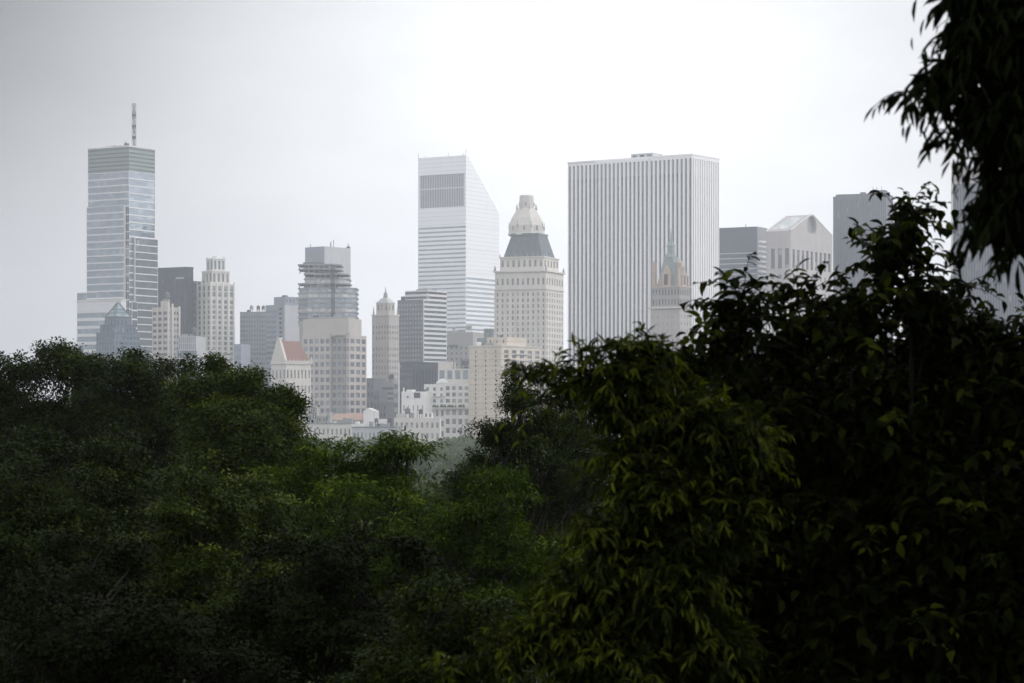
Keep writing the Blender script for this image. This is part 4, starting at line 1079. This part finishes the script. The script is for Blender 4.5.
# far wood along the park's far end (one mass)
k = 0; P, D, U, SZ, T = [], [], [], [], []
rs = random.Random(5)
for i in range(240):
    Y = rs.uniform(900, 1340) if i % 2 else rs.uniform(1200, 1350); x = rs.uniform(X(300, Y), X(560, Y)) if i % 2 else rs.uniform(X(-40, Y), X(1060, Y)); g = ground_h(x, Y)
    h = rs.uniform(17, 24); r = rs.uniform(4, 6.5); n = 420
    v = sph(n); v[:, 2] = np.abs(v[:, 2]) * 1.0 - .25
    lump = 1 + .16 * np.sin(v[:, 0:1] * 7 + i) * np.sin(v[:, 2:3] * 9 + i * 2)
    P.append(np.array([x, Y, g + h * .62]) + v * np.array([r, r, h * .40]) * lump * RNG.uniform(.85, 1.05, (n, 1)))
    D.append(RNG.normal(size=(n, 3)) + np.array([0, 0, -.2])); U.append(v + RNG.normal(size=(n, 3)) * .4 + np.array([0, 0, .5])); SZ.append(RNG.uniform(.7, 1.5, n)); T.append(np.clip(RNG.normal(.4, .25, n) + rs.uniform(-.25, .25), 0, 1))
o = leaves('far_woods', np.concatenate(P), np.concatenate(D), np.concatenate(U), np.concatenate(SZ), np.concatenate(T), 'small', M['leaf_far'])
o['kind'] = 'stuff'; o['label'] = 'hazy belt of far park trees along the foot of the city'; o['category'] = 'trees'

P, D, U, SZ, T = [], [], [], [], []
for i in range(330):
    Y = 75 + 900 * rs.random() ** 1.6; x = rs.uniform(-.42, .42) * Y + rs.uniform(-40, 40); g = ground_h(x, Y)
    top = min(g + rs.uniform(12, 18), CAMZ - .0165 * Y - 1.2); h = top - g; r = rs.uniform(3.2, 5.5); n = 2600 if Y < 200 else (1100 if Y < 400 else 500)
    v = sph(n); v[:, 2] = np.abs(v[:, 2]) * 1.4 - .4
    lump = 1 + .18 * np.sin(v[:, 0:1] * 6 + i) * np.sin(v[:, 2:3] * 7 + i * 2)
    P.append(np.array([x, Y, g + h * .6]) + v * np.array([r, r, h * .40]) * lump * RNG.uniform(.8, 1.04, (n, 1)))
    sc_ = .26 if Y < 200 else (.42 if Y < 400 else .8)
    D.append(RNG.normal(size=(n, 3)) + np.array([0, 0, -.2])); U.append(v + RNG.normal(size=(n, 3)) * .4 + np.array([0, 0, .5])); SZ.append(RNG.uniform(.7, 1.4, n) * sc_); T.append(np.clip(RNG.normal(.2, .2, n) + rs.uniform(-.2, .2), 0, 1))
o = leaves('park_woods', np.concatenate(P), np.concatenate(D), np.concatenate(U), np.concatenate(SZ), np.concatenate(T), 'small', M['leaf_mid'])
o['kind'] = 'stuff'; o['label'] = 'dark mass of park woods stretching away behind the nearer trees'; o['category'] = 'trees'

# near trees: leaves set along twigs
def near_tree(name, label, base, Y, blobs, mat, kind, leaf, nspray, splen, nl, droop, fill, group, trunk_r=.12, upb=.3, lean=None, tipshare=.12, limb_src=None, tm=.14):
    bx, by = base; gz = ground_h(bx, by)
    root = thing(name, label, 'tree', (bx, by, gz - .05), 0, group); o0 = np.array([bx, by, gz - .05])
    rs = random.Random(name + label)
    B = []
    for (px, py, rx, rz, dy) in blobs:
        yy = Y + dy; rr = np.array([rx * yy / F, (rx + rz) * .5 * yy / F * 1.15, rz * yy / F]); B.append((np.array([X(px, yy), yy, Z(py, yy)]), rr))
    zmin = min(q[0][2] for q in B)
    fork = np.array([bx, by, max(gz + 1.2, zmin - 1.4)]) if limb_src is None else np.array(limb_src)
    tr = MB(); tr.tube([p - o0 for p in wob(o0, fork, 6, .03, rs)], np.linspace(trunk_r * 1.3, trunk_r * .8, 6), 9); tr.build('trunk', M['bark'], root)
    tw = MB()
    P, D, U, SZ, T = [], [], [], [], []
    W = np.array([(q[1][0] * q[1][2]) ** .6 for q in B]); W = W / W.sum()
    WF = np.array([q[1][0] * q[1][1] * q[1][2] for q in B]); WF = WF / WF.sum()
    for bi, (c, r) in enumerate(B):
        src = fork
        if blobs[bi][2] < 9:
            big = [q[0] for q, bb in zip(B, blobs) if bb[2] >= 14]; src = min(big, key=lambda p: np.linalg.norm(p - c)) if big else fork
        lm = MB(); lm.tube([p - o0 for p in wob(src, c, 7, .05, rs)], np.linspace(trunk_r * .3, trunk_r * .06, 7) * (.3 if blobs[bi][2] < 9 else .8), 6); lm.build('limb', M['bark'], root)
        ns = int(nspray * W[bi])
        dirs = sph(ns); dirs[:, 2] = np.where(dirs[:, 2] < -.3, np.abs(dirs[:, 2]), dirs[:, 2])
        for j in range(ns):
            o = c + dirs[j] * r * rs.uniform(.35, .98)
            d = dirs[j] * np.array([1, .9, .6]) + np.array([0, 0, upb]) + RNG.normal(size=3) * .35
            if lean is not None: d = d + np.array(lean)
            d /= np.linalg.norm(d); Ls = splen * rs.uniform(.55, 1.25)
            n = max(3, int(nl * rs.uniform(.7, 1.2)))
            t = (np.arange(n) + .5) / n
            pts = o + d * (t * Ls)[:, None] + np.array([0, 0, -1.0]) * (droop * Ls * t ** 2)[:, None]
            if j % 2 == 0:
                tp = np.linspace(-.15, 1, 5); q = o + d * (tp * Ls)[:, None] + np.array([0, 0, -1.0]) * (droop * Ls * np.clip(tp, 0, 1) ** 2)[:, None]
                tw.tube([p - o0 for p in q], np.linspace(leaf * .035, leaf * .014, 5), 3)
            tan = nrmz(d[None, :] + np.array([0, 0, -2.0]) * (droop * t)[:, None])
            sd = nrmz(np.cross(tan, np.array([0, 0, 1.0]) + RNG.normal(size=3) * .2))
            sg = np.where(np.arange(n) % 2 == 0, 1.0, -1.0)[:, None]
            if kind == 'lance':
                dd = tan * .75 + sd * sg * .55 + np.array([0, 0, -.75 if tm > .1 else -.45]) + RNG.normal(size=(n, 3)) * .34
            else:
                dd = tan * .5 + sd * sg * .8 + np.array([0, 0, -.3]) + RNG.normal(size=(n, 3)) * .45
            uu = np.array([0, 0, 1.0]) + RNG.normal(size=(n, 3)) * .35 + dirs[j] * .3
            P.append(pts); D.append(dd); U.append(uu); SZ.append(leaf * RNG.uniform(.4, 1.25, n) * (1 - .35 * t))
            yng = rs.random() < tipshare
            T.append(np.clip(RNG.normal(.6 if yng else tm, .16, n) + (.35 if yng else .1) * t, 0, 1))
        nf = int(fill * WF[bi]); v = sph(nf) * (RNG.random((nf, 1)) ** .45) * r * .92
        P.append(c + v); D.append(RNG.normal(size=(nf, 3)) + np.array([0, 0, -.5])); U.append(np.array([0, 0, 1.0]) + RNG.normal(size=(nf, 3)) * .5); SZ.append(leaf * RNG.uniform(.7, 1.3, nf)); T.append(np.clip(RNG.normal(.12, .12, nf), 0, 1))
    if tw.v: tw.build('twigs', M['bark'], root)['kind'] = 'stuff'
    P = np.concatenate(P) - o0
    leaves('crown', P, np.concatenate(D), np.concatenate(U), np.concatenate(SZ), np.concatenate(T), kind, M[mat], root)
    return len(P)

NG = 'near trees at the right'
cnt += near_tree('leafy_tree', 'near broad-leaved tree climbing up the right of the view', (X(880, 15), 15.5), 15,
    [(740, 318, 12, 34, 0), (722, 352, 22, 24, 0), (795, 350, 30, 34, .2), (806, 306, 11, 22, .2), (850, 330, 28, 44, .1), (884, 270, 15, 42, .2), (905, 232, 12, 28, .2), (930, 320, 34, 44, .3), (975, 380, 50, 60, .5), (1040, 420, 70, 80, .5), (1010, 350, 22, 18, .3), (930, 380, 50, 50, 1.0),
     (760, 420, 56, 48, .1), (860, 440, 80, 70, .4), (700, 435, 44, 42, -.1), (800, 540, 100, 80, .3), (950, 540, 110, 100, .4), (720, 560, 70, 80, 0), (850, 650, 120, 90, .2), (1040, 630, 110, 120, .3), (668, 392, 18, 22, 0), (700, 660, 70, 60, .3), (900, 480, 120, 100, 1.2), (760, 600, 120, 100, 1.2), (700, 405, 50, 46, 1.6), (730, 470, 80, 70, 1.8), (800, 400, 60, 50, 1.4), (880, 400, 60, 60, 1.6), (650, 640, 60, 60, 1.0)],
    'leaf_near', 'oval', .12, 2600, .40, 9, .45, 42000, NG, trunk_r=.16, tipshare=.11, tm=.06)
cnt += near_tree('drooping_tree', 'near drooping tree with long narrow leaves at centre right', (X(690, 12.5), 12.8), 12.6,
    [(528, 378, 3, 5, 0), (556, 374, 4, 6, 0), (578, 362, 5, 6, 0), (604, 352, 5, 7, 0), (626, 354, 5, 6, 0), (644, 346, 5, 6, .1), (600, 378, 12, 14, 0), (630, 384, 20, 20, 0), (568, 392, 8, 9, 0), (655, 362, 14, 16, .1), (540, 404, 4, 5, 0), (612, 410, 20, 16, 0), (645, 425, 30, 26, .1), (690, 430, 40, 36, .1), (625, 458, 16, 20, 0), (645, 500, 34, 36, 0), (604, 545, 22, 28, 0), (578, 598, 26, 32, 0), (620, 592, 28, 34, 0), (660, 590, 56, 60, .1), (735, 450, 36, 44, .2), (715, 520, 44, 44, .2), (540, 640, 22, 24, 0), (575, 650, 24, 26, 0), (610, 670, 50, 40, 0), (500, 660, 18, 16, -.1), (455, 674, 13, 9, -.1), (700, 650, 50, 40, .2)],
    'leaf_willow', 'lance', .09, 1900, .2, 9, .5, 14000, NG, trunk_r=.09, upb=.3, tipshare=.3, tm=.09)
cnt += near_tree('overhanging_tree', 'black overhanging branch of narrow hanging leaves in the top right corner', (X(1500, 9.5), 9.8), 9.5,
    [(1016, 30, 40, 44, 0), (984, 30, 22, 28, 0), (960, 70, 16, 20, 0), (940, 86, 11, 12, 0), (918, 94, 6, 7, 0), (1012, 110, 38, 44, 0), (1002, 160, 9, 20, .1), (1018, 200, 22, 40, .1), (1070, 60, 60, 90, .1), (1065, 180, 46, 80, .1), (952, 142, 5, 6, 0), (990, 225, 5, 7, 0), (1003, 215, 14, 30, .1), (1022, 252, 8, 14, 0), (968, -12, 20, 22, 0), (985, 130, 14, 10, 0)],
    'leaf_shade_toned', 'lance', .12, 720, .17, 6, .7, 9000, NG, trunk_r=.2, upb=.0, tipshare=.0, lean=(-.12, 0, -.1), limb_src=(X(1500, 9.5), 9.8, 31.2))
# unseen leaf canopy and limbs added around and above the viewer to block skylight
root = [o for o in COL.objects if o.name.startswith('overhanging_tree')][0]
o0 = np.array(root.location)
n = 105000
v = sph(n) * (RNG.random((n, 1)) ** .4)
cc_ = np.array([(4.5, 2, 37), (9, 12, 35), (10, 22, 33), (9, -4, 35), (11, 6, 29), (11, 16, 27), (3, -9, 35), (8, -10, 30), (-1, -13, 34), (-6, -11, 33), (0, -9.5, 30.5), (-3, 10, 38), (-7, 16, 38.5), (1, 17, 38)]); rr_ = np.array([(5.5, 7, 2.6), (5, 6, 4.5), (5, 6, 5), (5, 6, 5), (4, 6, 6), (4, 7, 7), (5, 4, 4), (5, 4, 6), (5, 4, 6), (5, 4, 5), (4, 2.5, 3), (6, 8, 2.2), (5, 6, 2), (4, 6, 2)])
pk = RNG.integers(0, len(cc_), n)
leaves('shade_canopy', cc_[pk] + v * rr_[pk] - o0, RNG.normal(size=(n, 3)) + np.array([0, 0, -.6]), np.array([0, 0, 1.0]) + RNG.normal(size=(n, 3)) * .5, RNG.uniform(.22, .4, n), np.clip(RNG.normal(.2, .2, n), 0, 1), 'small', M['leaf_shade_toned'], root)
lm = MB()
for q in cc_: lm.tube([p - o0 for p in wob((X(1500, 9.5), 9.8, 31.2), q, 6, .05, random.Random(3))], np.linspace(.16, .04, 6), 6)
for pc in lm.islands(): pc.build('limb', M['bark'], root)
print('leaves', cnt)

# ------------------------------------------------------------------ damp air
zb, zt_ = -1.0, 322.0
m = MB(); m.box(-4960, 4960, -4960, 4960, zb, zt_)
hm = newmat('haze_air')
pv = N('ShaderNodeVolumePrincipled'); pv.inputs['Color'].default_value = (.90, .94, 1.0, 1); pv.inputs['Density'].default_value = 0.00019; pv.inputs['Anisotropy'].default_value = .5
o_ = N('ShaderNodeOutputMaterial'); L(pv.outputs[0], o_.inputs['Volume'])
hz = m.build('haze', hm); hz['kind'] = 'stuff'
hz.data.materials[0] = hm
